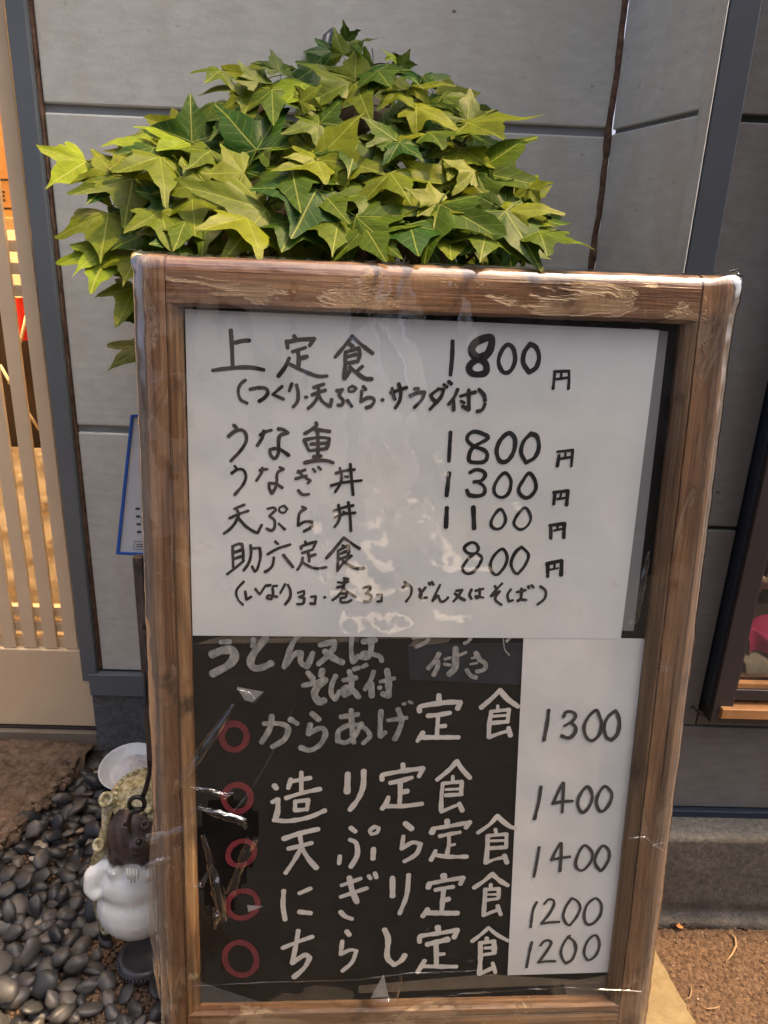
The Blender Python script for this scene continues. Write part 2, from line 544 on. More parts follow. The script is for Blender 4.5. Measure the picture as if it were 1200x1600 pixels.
# pale slab let into the pavement under the board
p0, p1 = atz(1012, 1466, .004), atz(1086, 1600, .004)
dr = (p1 - p0).normalized()
e0, e1 = p0 - dr * .1, p0 + dr * (p0.y - .485) / -dr.y
mb = MB()
def slabf(a, b):
    q = e0.lerp(e1, b)
    return (q.x * a + (XK + .02) * (1 - a) + (fb((b * 40, 0, 3), 1) * .004 if a > .99 else 0), q.y, .006)
mb.grid(slabf, 8, 60)
solo('slab', mb, M_SLAB, kind='structure')

def bedh(x, y):
    return BED + fb((x * 8, y * 8, 1), 1) * .006 + max(0, (y - 1.0)) * .05
mb = MB().grid(lambda a, b: (-1.6 + (XK + 1.6) * a, .2 + 1.05 * b, bedh(-1.6 + (XK + 1.6) * a, .2 + 1.05 * b)), 70, 60)
mb.add([(XK, .2, -.01), (XK, 1.25, -.01), (XK, 1.25, BED), (XK, .2, BED)], [(0, 1, 2, 3)])
mb.add([(-1.6, .2, -.01), (XK, .2, -.01), (XK, .2, BED), (-1.6, .2, BED)], [(0, 1, 2, 3)])
solo('soil_bed', mb, M_SOIL, kind='structure', smooth=True)

# earth and mortar apron in front of the door
def apron_edge(x):                 # front edge y for a given x
    a, b = atz(0, 1345, BED), atz(150, 1195, BED)
    t = (x - a.x) / (b.x - a.x)
    return a.y + (b.y - a.y) * t + fb((x * 14, 2, 0), 1.3) * .03
def apronf(a, b):
    x = -1.6 + (at(150, 1175, YL).x + 1.6) * a
    y0 = min(apron_edge(max(x, -.9)), 1.2)
    y = 1.235 + (y0 - 1.235) * b
    z = BED + .028 * (1 - b ** 5) + fb((x * 10, y * 10, 5), 1.4) * .014 * min(1, b * 2.5) + fb((x * 34, y * 34, 2), 1.5) * .010 * min(1, .15 + b)
    return (x, y, z - (.03 if b > .985 else 0))
mb = MB().grid(apronf, 200, 60)
solo('mortar_apron', mb, M_MORTAR, kind='structure', smooth=True)

# rubble along the broken edge of the apron
rr_ = random.Random(77)
bmr = bmesh.new(); bmesh.ops.create_icosphere(bmr, subdivisions=1, radius=1.0)
rv = [v.co.copy() for v in bmr.verts]; rf = [tuple(v.index for v in f.verts) for f in bmr.faces]; bmr.free()
mb = MB()
for k in range(900):
    x = rr_.uniform(-.78, at(150, 1175, YL).x - .01)
    y = apron_edge(max(x, -.9)) + abs(rr_.gauss(0, .035)) - .006
    if y > 1.15: continue
    s_ = rr_.uniform(.002, .010) * (1.5 if rr_.random() < .08 else 1)
    off = Vector((k * 1.7, 0, 0))
    mb.add([Vector((x + p.x * s_ * (1 + .5 * noise.noise(p * 1.5 + off)), y + p.y * s_ * (1 + .5 * noise.noise(p * 1.5 - off)), BED + .020 + .010 * min(1, max(0, (y - apron_edge(max(x, -.9))) / .02)) + p.z * s_ * .7)) for p in rv], rf)
setp(solo('rubble', mb, M_MORTAR, kind='stuff'), 'broken mortar crumbs along the edge of the apron', 'rubble')

# ---------------- left panel wall
xl0 = at(160, 1045, YL).x
xc = at(950, 212, YL).x
zj1 = at(500, 187, YL).z
px0, px1 = at(50, 380, YL - .01).x, at(78.5, 380, YL - .01).x
zj2 = at(158, 671, YL).z
zb = at(190, 1047, YL).z
wall = thing('panel_wall', 'grey concrete panel wall behind the ivy with recessed level joints', 'wall', (xl0, YL, BED))
J = .0058
for (za, zc_) in ((zb, zj2 - J), (zj2 + J, zj1 - J), (zj1 + J, 2.3)):
    part('panel', MB().box((xl0, YL, za), (xc + .002, YL + .05, zc_)), M_PANEL, wall, bevel=.0025)
part('joint_backing', MB().box((xl0, YL + .006, zb), (xc - .002, YL + .049, 2.28)), M_JOINT, wall)
zs = at(190, 1082, YL).z
part('sill_flashing', MB().box((xl0 - .022, YL - .012, zs), (xc, YL + .05, zb - .004)), M_STEEL, wall, bevel=.001)
part('plinth', MB().box((px0 + .012, YL - .004, -.01), (xc, YL + .05, zs - .003)), M_PLINTH, wall)
sx0 = at(79, 380, YL).x
mb = MB().grid(lambda a, b: (sx0 + (xl0 - sx0) * a + (fb((b * 60, a, 0), 1) * .0012), YL + .006 - .005 * math.sin(a * math.pi) + fb((a * 3, b * 90, 7), 1) * .002, zb + (2.29 - zb) * b), 5, 220)
part('sealant_strip', mb, M_SEAL, wall, smooth=True)

# left steel post
solo('steel_post', MB().box((px0, YL - .01, zs + .028), (px1, YL + .06, 2.3)), M_STEEL,
     'slim blue-grey steel post between lattice door and panel wall', 'post', loc=(px0, YL, zs), bevel=.0015)

# ---------------- splayed return wall and right wall
pr1 = at(1097, 180, YR)
xr = pr1.x
ret = thing('return_wall', 'short splayed grey wall panel right of the ivy beside the steel corner post', 'wall', (xc, YL, 0))
def slanted(x0, y0, x1, y1, z0, z1, t=.04):
    d = Vector((x1 - x0, y1 - y0, 0)).normalized(); nrm = Vector((d.y, -d.x, 0))
    a, b = Vector((x0, y0, 0)), Vector((x1, y1, 0))
    vs = []
    for z in (z0, z1):
        for q in (a, b, b - nrm * -t * -1, a - nrm * -t * -1):
            vs.append((q.x, q.y, z))
    m_ = MB()
    back = [a + Vector((t, t * .2, 0)), b + Vector((t, t * .2, 0))]
    vs = [(a.x, a.y, z0), (b.x, b.y, z0), (back[1].x, back[1].y, z0), (back[0].x, back[0].y, z0),
          (a.x, a.y, z1), (b.x, b.y, z1), (back[1].x, back[1].y, z1), (back[0].x, back[0].y, z1)]
    return m_.add(vs, [(0, 3, 2, 1), (4, 5, 6, 7), (0, 1, 5, 4), (1, 2, 6, 5), (2, 3, 7, 6), (3, 0, 4, 7)])
for za, zc_ in ((.0, zj2 - J), (zj2 + J * .5, zj1 - J * .5), (zj1 + J * .5, 2.3)):
    part('panel', slanted(xc + .004, YL - .003, xr, YR + .01, za, zc_), M_PANEL, ret, bevel=.002)
part('joint_backing', slanted(xc + .010, YL, xr + .008, YR + .012, 0, 2.28, .025), M_JOINT, ret)
# rough mortar seam running down the inner corner
mb = MB()
def seam(a, b):
    z = .3 + 2.0 * b
    w = .0042 + abs(fb((0, b * 30, 3), 1)) * .004
    ang = a * 2 * math.pi
    cx = xc + .0005 + fb((b * 25, 1, 1), 1) * .003
    return (cx + math.cos(ang) * w, YL - .001 + math.sin(ang) * w * .8, z)
mb.grid(seam, 8, 160)
part('corner_seam', mb, M_SEAL, ret, smooth=True)

# steel corner post with a splayed left face
post = thing('steel_post', 'wide blue-grey steel corner post at upper right beside the splayed panel', 'post', (xr, YR, 0))
xa, xb_ = at(1142, 0, YR - .03).x, at(1192, 0, YR - .03).x
mb = MB()
xs = [(xr + .001, YR + .008), (xa, YR - .03), (xb_, YR - .03), (xb_, YR + .02), (xr + .02, YR + .03)]
vs = [(x, y, z) for z in (.30, 2.3) for x, y in xs]
n5 = len(xs)
mb.add(vs, [tuple(range(n5))[::-1], tuple(range(n5, 2 * n5))] + [(i, (i + 1) % n5, (i + 1) % n5 + n5, i + n5) for i in range(n5)])
part('column', mb, M_SLATE, post, bevel=.0015)
mb = MB().add([(xr - .001, YR + .006, .30), (xa - .001, YR - .029, .30), (xa - .003, YR - .031, .30), (xr - .004, YR + .003, .30), (xr - .001, YR + .006, 2.3), (xa - .001, YR - .029, 2.3), (xa - .003, YR - .031, 2.3), (xr - .004, YR + .003, 2.3)], [(0, 3, 2, 1), (4, 5, 6, 7), (0, 1, 5, 4), (1, 2, 6, 5), (2, 3, 7, 6), (3, 0, 4, 7)])
part('lit_splay_strip', mb, M_PANEL, post)  # lit look of the splayed post face put in as a pale strip

rw = thing('panel_wall', 'grey panel wall at right carrying the display window above a concrete foundation', 'wall', (xb_, YR, 0))
zr0 = at(1100, 1264, YR - .004).z
zr1 = at(1120, 826, YR).z
zr2 = at(1175, 185, YR).z
xw = at(1109, 1102, .955).x           # left edge of the display window
ztop_w, zbot_w = 1.75, at(1140, 1127, .955).z
XE = 1.9
xv = at(1150, 862, YR).x
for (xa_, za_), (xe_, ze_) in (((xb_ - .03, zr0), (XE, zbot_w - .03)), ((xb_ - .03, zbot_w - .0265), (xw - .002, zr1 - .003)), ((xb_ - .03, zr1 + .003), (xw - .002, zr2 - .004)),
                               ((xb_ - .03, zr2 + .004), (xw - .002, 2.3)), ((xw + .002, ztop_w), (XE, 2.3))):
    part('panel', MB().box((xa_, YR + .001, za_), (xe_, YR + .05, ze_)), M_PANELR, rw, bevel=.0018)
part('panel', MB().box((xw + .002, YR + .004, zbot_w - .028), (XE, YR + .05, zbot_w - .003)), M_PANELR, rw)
part('joint_backing', MB().box((xb_ - .02, YR + .012, zr0), (xw, YR + .048, 2.28)), M_SLATE, rw)
zn = at(1100, 1289, YR - .006).z
part('base_flashing', MB().box((xr - .02, YR - .008, zn), (XE, YR + .05, zr0 - .002)), M_NAVY, rw, bevel=.001)
zf = at(1110, 1311, YB).z
mb = MB()
def found(a, b):
    x = xr - .05 + (XE - xr + .05) * a
    if b < .5:
        t = b * 2
        return (x, YB + .005 * (1 - t) + fb((x * 20, t * 5, 0), 1) * (.004 if t < .35 else .0008) - (.012 if t < .12 else 0), -.005 + (zf + .005) * t)
    t = (b - .5) * 2
    return (x, YB + (YR + .01 - YB) * t, zf + .004 * t)
mb.grid(found, 160, 40)
part('foundation', mb, M_BASE, rw, smooth=True)

# unseen houses and yard path added behind the camera for the film to mirror
M_FAC1 = plain('added_pale_warm_plaster', (.42, .36, .31), .85, .3, .2, 2)
M_FAC2 = plain('added_dark_timber_boards', (.035, .028, .024), .7, .3, .4, 6)
M_ADDED_ROOF = plain('added_grey_roof_tiles', (.06, .06, .065), .6, .4, .2, 9)
for nm, x0_, x1_, h_, mt, lab in (('added_plaster_house', -3.2, .52, 4.2, M_FAC1, 'pale plaster house added unseen behind the camera for the film to mirror'), ('added_timber_house', 1.08, 6.5, 5.0, M_FAC2, 'dark timber house added unseen behind the camera for the film to mirror')):
    hs = thing(nm, lab, 'added house', (x0_, -5, 0))
    part('wall', MB().box((x0_, -9, 0), (x1_, -5, h_)), mt, hs)  # wall of the added unseen house
    part('added_roof', MB().add([(x0_ - .2, -4.7, h_), (x1_ + .2, -4.7, h_), (x1_ + .2, -9.3, h_), (x0_ - .2, -9.3, h_), (x0_ - .2, -7, h_ + 1.2), (x1_ + .2, -7, h_ + 1.2)], [(0, 1, 5, 4), (2, 3, 4, 5), (1, 2, 5), (3, 0, 4), (3, 2, 1, 0)]), M_ADDED_ROOF, hs)
    for k in range(int((x1_ - x0_) / 1.3)):
        wx = x0_ + .4 + k * 1.3
        part('window', MB().box((wx, -5.03, .9), (wx + .75, -4.99, 2.0)), M_FAC2 if mt is M_FAC1 else M_ADDED_ROOF, hs)

M_ADDED_YARD = plain('added_pale_yard', (.46, .45, .43), .8, .3, .1, 3)
solo('added_yard_path', MB().grid(lambda a, b: (.50 + .60 * a + .25 * (b if a > .5 else -b) , -3.4 - 14 * b, -.006), 4, 20), M_ADDED_YARD, kind='structure')  # unseen pale strip added so the film mirrors a glare

# small black cable end poking out of the wall under the window
c0 = at(1082, 1105, YR)
pts = [at(1080, 1106, YR - .001), at(1083, 1103, YR - .008), at(1088, 1110, YR - .011), at(1096, 1117, YR - .010), at(1106, 1121, YR - .002)]
solo('cable_end', MB().tube(pts, [.0012, .0015, .0015, .0014, .001], 8), plain('black_rubber', (.01, .01, .01)),
     'short curved black cable end poking from the wall under the display window', 'cable', loc=c0, smooth=True)

# ---------------- display window at the right edge
YW = .955
xn = at(1169, 900, YW).x
xi = at(1151, 1067, YW).x
zi = at(1165, 1069, YW).z
zs0, zs1 = at(1150, 1118, YW - .004).z, at(1150, 1103, YW - .004).z
win = thing('display_window', 'dark brown framed display window lit inside with an orange wooden sill', 'window', (xw, YW, zbot_w))
zt = 1.72
part('outer_trim', MB().box((xw, YW + .004, zbot_w + .022), (xn, YR + .03, zt)), M_NAVY, win, bevel=.001)
part('frame', MB().box((xn - .012, YW - .006, zbot_w), (xi, YR + .03, zt)), M_BROWNFRAME, win, bevel=.0015)
part('frame', MB().box((xi, YW - .005, zbot_w + .0005), (XE, YR + .03, zs0 - .0015)), M_BROWNFRAME, win)
part('frame', MB().box((xi, YW - .002, zs1 + .009), (XE, YR + .03, zi - .009)), M_BROWNFRAME, win, bevel=.0015)
part('frame', MB().box((xi, YW - .002, zt - .05), (XE, YR + .03, zt)), M_BROWNFRAME, win)
M_SILL = plain('orange_varnished_wood', (.42, .20, .075), .45, .5, .3, 18, .1)
part('wood_sill', MB().box((xi - .020, YW - .014, zs0), (XE, YW + .02, zs1)), M_SILL, win, bevel=.0015)
part('wood_strip', MB().box((xi + .001, YW + .001, zi - .008), (XE, YW + .016, zi)), M_SILL, win)
part('glass_pane', MB().box((xi, YW + .012, zi + .001), (XE, YW + .016, zt - .05)), M_GLASS, win)
M_CASE = plain('dark_display_lining', (.05, .035, .03), .7, .3, .4, 30)
mb = MB()
mb.box((xi - .01, YR + .28, zi - .05), (XE, YR + .30, zt))
mb.box((xi - .03, YW + .03, zi - .05), (xi - .012, YR + .28, zt))
mb.box((XE - .02, YW + .03, zi - .05), (XE, YR + .28, zt))
mb.box((xi - .01, YW + .03, zt - .02), (XE - .02, YR + .28, zt))
part('case_lining', mb, M_CASE, win)
M_SHELF = plain('grey_display_shelf', (.22, .19, .16), .6, .4, .2, 30)
part('shelf', MB().box((xi - .01, YW + .03, zi - .05), (XE - .02, YR + .28, zi - .012)), M_SHELF, win)
# things shown behind the glass
M_CUSH = plain('pale_woven_mat', (.62, .56, .46), .9, .2, .2, 90, .5)
q = at(1160, 1045, YW + .06)
mb = MB().grid(lambda a, b: (q.x + .35 * a, YW + .045 + .1 * b, zi - .011 + .020 * (math.sin(math.pi * min(1, max(0, b))) ** .35) + .001 * math.sin(a * 90)), 60, 12)
solo('woven_mat', mb, M_CUSH, 'pale woven mat lying inside the display window', 'mat', loc=q, smooth=True)
M_PINK = plain('bright_pink_cloth', (.72, .06, .22), .7, .3, .2, 30)
q2 = at(1165, 1000, YW + .09)
def pinkf(a, b):
    x = q2.x + .22 * a
    return (x, YW + .07 + .07 * b + .012 * math.sin(a * 23 + b * 4), zi + .012 + .045 * math.sin(math.pi * b) ** .5 * (.75 + .25 * math.sin(a * 17 + b * 6)))
solo('pink_cloth', MB().grid(pinkf, 50, 14), M_PINK, 'folded bright pink cloth inside the display window', 'cloth', loc=q2, smooth=True)
# sparkling beaded hanging at the back of the case
M_BEAD = plain('bronze_and_pearl_beads', (.45, .33, .25), .25, .6, .6, 60, .2)
mb = MB()
rb = random.Random(3)
for k in range(420):
    bx_, bz_ = q2.x - .01 + rb.random() * .30, zi + .07 + rb.random() * .42
    r = .004 + rb.random() * .006
    mb.lathe([(0.0001, -r), (r * .8, -r * .6), (r, 0), (r * .8, r * .6), (.0001, r)], (bx_, YW + .15 + rb.random() * .03, bz_), 7)
o = solo('bead_hanging', mb, M_BEAD, 'glittering bronze beaded hanging at the back of the display window', 'ornament', loc=(q2.x, YW + .15, zi), smooth=True)
ld = bpy.data.lights.new('display_lamp', 'POINT'); ld.energy = 1.6; ld.color = (1, .75, .55); ld.shadow_soft_size = .03
lo = bpy.data.objects.new('display_lamp', ld); COL.objects.link(lo); lo.location = (xi + .22, YW + .10, zi + .52)

# ---------------- lattice door on the left
YD = 1.185
M_ALU = plain('beige_painted_lattice', (.74, .575, .375), .45, .4, .06, 10, .05)
zk1, zk0 = at(60, 1012, YD).z, at(60, 1131, YD).z
door = thing('lattice_door', 'beige lattice sliding door with solid kick panel and warm lit room behind', 'door', (px0 - .3, YD, zk0))
def xat(px, py): return at(px, py, YD).x
pitch_x = xat(112.5, 932) - xat(79.5, 932)
bw = xat(112.5, 932) - xat(92, 932)
xr_bar = xat(112.5, 932)
k = 0
while xr_bar - k * pitch_x > -1.25:
    xe = xr_bar - k * pitch_x
    part('lattice_bar', MB().box((xe - bw, YD, zk1 - .001), (xe, YD + .008, 2.2)), M_ALU, door, bevel=.0012)
    k += 1
xdl = -1.3
for (ya, yb_) in ((948, 962), (972, 986), (996, 1009), (376, 395), (412, 430), (447, 464), (-520, -500)):
    z1, z0 = at(60, ya, YD + .010).z, at(60, yb_, YD + .010).z
    part('cross_bar', MB().box((xdl, YD + .009, z0), (px0 + .01, YD + .024, z1)), M_ALU, door, bevel=.001)
part('kick_panel', MB().box((xdl, YD - .004, zk0), (px0 + .01, YD + .05, zk1 - .002)), M_ALU, door, bevel=.002)
part('bottom_rail', MB().box((xdl, YD - .008, zk0 - .005), (px0 + .01, YD + .05, zk0 - .0015)), M_BROWNFRAME, door)
M_TRACK = plain('dull_brown_threshold', (.20, .165, .12), .6, .4, .15, 12)
part('threshold', MB().box((xdl, YD - .018, BED + .0), (px0 + .012, YD + .06, zk0 - .006)), M_TRACK, door, bevel=.0015)

# the lit room behind the lattice
M_ROOM = plain('warm_plaster_room', (.62, .50, .36), .9, .2, .1, 5)
room = MB()
ry0, ry1 = YD + .03, YD + .75
room.box((-1.45, ry1, 0), (px0 + .045, ry1 + .03, 2.3))
room.box((-1.48, ry0 - .05, 0), (-1.45, ry1, 2.3))
room.box((px0 + .02, ry0, 0), (px0 + .05, ry1, 2.3))
room.box((-1.45, ry0 - .05, 2.27), (px0 + .02, ry1, 2.3))
room.box((-1.45, ry0, .13), (px0 + .02, ry1, .15))
room.box((-1.48, YD - .01, 0), (-1.3, ry0, 2.3))
solo('room_shell', room, M_ROOM, 'warm plaster room interior glimpsed through the lattice door', 'room', loc=(-.9, ry1, .15))
ld = bpy.data.lights.new('room_lamp', 'POINT'); ld.energy = 42; ld.color = (1, .76, .46); ld.shadow_soft_size = .10
lo = bpy.data.objects.new('room_lamp', ld); COL.objects.link(lo); lo.location = (-.80, YD + .13, 1.98)
# crinkled gold paper screen standing low behind the bars
M_GOLD = plain('crinkled_gold_paper', (.74, .64, .47), .85, .2, .10, 10, .2, .004)
YG = YD + .36
zg1 = at(80, 700, YG).z
mb = MB().grid(lambda a, b: (-1.25 + (px0 + .012 + 1.25) * a, YG + fb((a * 9, b * 5, 0), 1.0) * .009, .16 + (zg1 - .16) * b), 120, 90)
solo('gold_screen', mb, M_GOLD, 'crinkled gold paper screen behind the lattice bars', 'screen', loc=(-.9, YG, .16), smooth=True)
# dark shadowy recess above it, with red cloth and pale cords
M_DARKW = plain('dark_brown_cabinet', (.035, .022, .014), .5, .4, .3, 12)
YC = YD + .40
zd0, zd1 = at(40, 740, YC).z, at(40, 480, YC).z
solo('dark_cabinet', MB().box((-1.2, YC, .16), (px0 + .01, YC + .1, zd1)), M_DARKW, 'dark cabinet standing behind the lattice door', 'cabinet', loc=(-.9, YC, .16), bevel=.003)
M_RED2 = plain('bright_red_fabric', (.62, .03, .02), .7, .3, .15, 20)
ra, rb2 = at(2, 464, YC - .03), at(44, 532, YC - .03)
mb = MB().grid(lambda a, b: (ra.x + (rb2.x - ra.x) * a, YC - .03 + .008 * math.sin(a * 14), ra.z + (rb2.z - ra.z) * b), 24, 6)
solo('red_cloth', mb, M_RED2, 'bright red cloth hanging behind the upper lattice cross bars', 'cloth', loc=ra, smooth=True)
M_CORD = plain('pale_straw_cord', (.70, .60, .42), .8, .2, .15, 60)
for (pa, pb_, lab) in (((0, 570), (62, 672), 'pale cord slanting down to the right behind the bars'), ((44, 480), (14, 600), 'pale cord slanting down to the left below the red cloth')):
    a_, b_ = at(*pa, YC - .045), at(*pb_, YC - .045)
    solo('cord', MB().tube([a_, a_.lerp(b_, .35) + Vector((0, 0, -.004)), a_.lerp(b_, .7) + Vector((0, 0, -.004)), b_], .0032, 8), M_CORD, lab, 'cord', group='cords behind the lattice', loc=a_, smooth=True)
# cardboard notice high behind the bars, with a boxed E
M_CARD = plain('orange_brown_cardboard', (.52, .30, .13), .8, .2, .12, 8)
YN = YD + .16
na, nb = at(-60, 40, YN), at(60, 344, YN)
card = thing('cardboard_notice', 'orange-brown cardboard notice with a boxed letter behind the lattice', 'notice', (na.x, YN, nb.z))
part('sheet', MB().box((na.x, YN, nb.z), (px0 + .03, YN + .004, na.z + .3)), M_CARD, card)
def seg(mb, a, b, Y, w=.0016):
    a, b = at(*a, Y), at(*b, Y)
    d = (b - a).normalized(); n = Vector((d.z, 0, -d.x)) * w
    mb.add([a - n, b - n, b + n, a + n], [(0, 1, 2, 3)])
mb = MB()
for k, (a, b) in enumerate((((1, 300), (1, 312)), ((1, 300), (8, 300)), ((1, 306), (7, 306)), ((1, 313), (8, 313)))):
    seg(mb, a, b, YN - .0006 - .0001 * k)
seg(mb, (-30, 281), (18, 281), YN - .0006); seg(mb, (-30, 326), (18, 326), YN - .0006)
part('printed_letter', mb, M_DARKW, card)
M_PALEW = plain('pale_lit_timber', (.70, .52, .28), .6, .3, .1, 10)
la, lb = at(-40, 338, YN - .02), at(60, 360, YN - .02)
solo('timber_ledge', MB().box((-1.2, YN - .02, lb.z), (px0 + .015, YN + .05, la.z)), M_PALEW, 'pale timber ledge under the cardboard notice', 'ledge', loc=la, bevel=.001)

# ================================================================== THE MENU BOARD
board = thing('menu_board', 'worn wooden menu easel with a black panel wrapped in clear film', 'menu board', mat=BM)
# outer and inner limits of the frame in board coordinates
UL, UR, VT = -.249 - U0, .351 - U0, .2500 - VG
IL, IR, IT, IB = -.2045 - U0, .3005 - U0, .2014 - VG, -.6225 - VG
TH = .030
PD = .016                            # depth of the black panel behind the frame face
def extrude(mb, prof, a0, a1, axis, nseg, wear=.0006, seed=0, outer=None):
    # prof: list of (cross, depth) pairs; axis 'v' runs along v, 'u' runs along u
    n = len(prof); vs = []
    for i in range(nseg + 1):
        t = a0 + (a1 - a0) * i / nseg
        for k, (c, d) in enumerate(prof):
            j = fb((t * 30 + seed, k * 3.7, seed), 1) * wear
            if outer is not None and a1 - t < .016 and abs(c - outer) < .0125:
                q = .016 - (a1 - t)
                c = c + (1 if outer < 0 else -1) * (.016 - math.sqrt(max(0, .016 ** 2 - q * q))) * .8
            if outer is not None and a1 - t < .012:
                q = .012 - (a1 - t)
                d = max(d, .012 - math.sqrt(max(0, .012 ** 2 - q * q)))
            vs.append((c + j, d + abs(j) * .8, t) if axis == 'v' else (t, d + abs(j) * .8, c + j))
    fs = [(i * n + k, i * n + (k + 1) % n, (i + 1) * n + (k + 1) % n, (i + 1) * n + k) for i in range(nseg) for k in range(n)]
    if axis == 'u': fs = [f[::-1] for f in fs]
    fs += [tuple(range(n)), tuple(range(nseg * n, (nseg + 1) * n))[::-1]]
    if axis == 'u': fs[-2:] = [f[::-1] for f in fs[-2:]]
    return mb.add(vs, fs)
CH = .0145                           # width of the inner moulding
def stile_prof(o, i):
    s = 1 if i > o else -1
    p = [(o, TH), (o, .012), (o + s * .0012, .0065), (o + s * .0045, .0025), (o + s * .010, 0), (i - s * CH, 0), (i - s * CH, TH)]
    return p if s > 0 else p
part('stile', extrude(MB(), stile_prof(UL, IL), 0, VT, 'v', 460, .0007, 1, UL), M_WOODV, board, local=True)
part('stile', extrude(MB(), stile_prof(UR, IR)[::-1], 0, VT, 'v', 460, .0007, 5, UR), M_WOODV, board, local=True)
def mould(o, i):                     # inner moulding of a stile: a slope down to the panel
    s = 1 if i > o else -1
    a = i - s * CH
    return [(a + s * .0006, TH), (a + s * .0006, .0012), (a + s * .003, .0008), (i - s * .003, .006), (i, .010), (i, TH)]
part('inner_molding', extrude(MB(), mould(UL, IL), IB - .02, IT + .006, 'v', 120, .0004, 2), M_WOODIN, board, local=True)
part('inner_molding', extrude(MB(), mould(UR, IR)[::-1], IB - .02, IT + .006, 'v', 120, .0004, 8), M_WOODIN, board, local=True)
a0, a1 = IL - CH + .0008, IR + CH - .0008
part('top_rail', extrude(MB(), [(VT - .0006, TH), (VT - .0006, .014), (VT - .0022, .009), (VT - .0055, .0045), (VT - .0095, .0018), (VT - .015, .0004), (IT + .003, .0004), (IT, .004), (IT, TH)][::-1], a0, a1, 'u', 110, .0009, 3), M_WOODH, board, local=True)
part('bottom_rail', extrude(MB(), [(IB, TH), (IB, .004), (IB - .003, .0006), (IB - .05, .0006), (IB - .055, .004), (IB - .055, TH)][::-1], a0, a1, 'u', 100, .0008, 4), M_WOODH, board, local=True)
panel = part('black_panel', MB().box((IL - .004, PD, IB - .004), (IR + .004, PD + .006, IT + .004)), M_BOARD, board, local=True)
for v_, u_ in ((bl(235, 498)[1], UL + .017), (bl(250, 1092)[1], UL + .02), (bl(1050, 1108)[1], UR - .02)):
    part('knot', MB().lathe([(.0001, -.0012), (.004, -.001), (.0075, -.0004), (.0085, .0008)], (u_, .0006, v_), 18, (0, -1, 0)), M_WOODOLD, board, local=True, smooth=True)
# rear legs of the easel
for u_ in (UL + .045, UR - .06):
    mb = MB()
    a_, b_ = Vector((u_, TH + .004, VT - .05)), Vector((u_, .26, -.028))
    w = Vector((.011, 0, 0)); dpt = Vector((0, .014, .004))
    mb.add([b_ - w - dpt, b_ + w - dpt, b_ + w + dpt, b_ - w + dpt, a_ - w - dpt, a_ + w - dpt, a_ + w + dpt, a_ - w + dpt],
           [(0, 3, 2, 1), (4, 5, 6, 7), (0, 1, 5, 4), (1, 2, 6, 5), (2, 3, 7, 6), (3, 0, 4, 7)])
    part('rear_leg', mb, M_WOODOLD, board, local=True, bevel=.002)
part('rear_crossbar', MB().box((UL + .05, .175, .33), (UR - .05, .19, .36)), M_WOODOLD, board, local=True)

# ---- flat pieces stuck on the panel
def quad(mb, pts, depth, n=10, wave=.0):
    c = [bl(x, y, depth) for x, y in pts]          # TL, TR, BR, BL in photo pixels
    def fn(a, b):
        u = (c[0][0] * (1 - a) + c[1][0] * a) * (1 - b) + (c[3][0] * (1 - a) + c[2][0] * a) * b
        v = (c[0][1] * (1 - a) + c[1][1] * a) * (1 - b) + (c[3][1] * (1 - a) + c[2][1] * a) * b
        return (u, depth + (fb((u * 5, v * 5, 3), 1) * wave), v)
    return mb.grid(fn, n, n)
part('blue_black_patch', quad(MB(), [(637, 1006), (819, 1004), (813, 1070), (640, 1062)], PD - .0006), M_PATCH, panel, local=True)
for k, pts in enumerate(([(306, 1006), (352, 992), (560, 990), (560, 1003)], [(352, 1002), (640, 986), (818, 996), (640, 998)], [(650, 992), (710, 985), (700, 1004), (640, 1010)],
                         [(300, 1530), (480, 1590), (300, 1594), (300, 1560)], [(560, 1540), (760, 1522), (960, 1535), (560, 1552)], [(880, 1535), (955, 1522), (950, 1562), (890, 1568)])):
    part('tape_strip', quad(MB(), pts, PD - .0011 - .0002 * k, 6), M_TAPE if k not in (3,) else M_TAPEG, panel, local=True)

M_GLINT = make_tape('pale_film_glint', (.50, .50, .48), .6)  # pale flat patches painted as glints on the film
for pts in ([(598, 1524), (600, 1524), (607, 1557), (579, 1560)], [(370, 1073), (412, 1081), (394, 1097), (382, 1094)], [(386, 1414), (412, 1416), (398, 1421), (388, 1425)]):
    part('film_glint', quad(MB(), pts, .0005, 4), M_GLINT, board, local=True)
sheet = thing('menu_sheet', 'large white handwritten menu sheet on the upper half of the board', 'menu sheet', mat=BM)
strip = thing('price_strip', 'narrow white handwritten price strip at lower right of the board', 'price list', mat=BM)
SD, PDp = PD - .0026, PD - .0024      # depths of the two paper faces
part('backing_paper', quad(MB(), [(1000, 512), (1044, 518), (990, 986), (960, 985)], PD - .0013, 8), M_BACKING, sheet, local=True)
part('paper', quad(MB(), [(289, 483), (1030, 516), (970, 998), (301, 993)], SD, 40, .0002), M_PAPER, sheet, local=True)
part('paper', quad(MB(), [(818, 994), (1010, 998), (956, 1519), (793, 1524)], PDp, 24, .0002), M_PAPER2, strip, local=True)
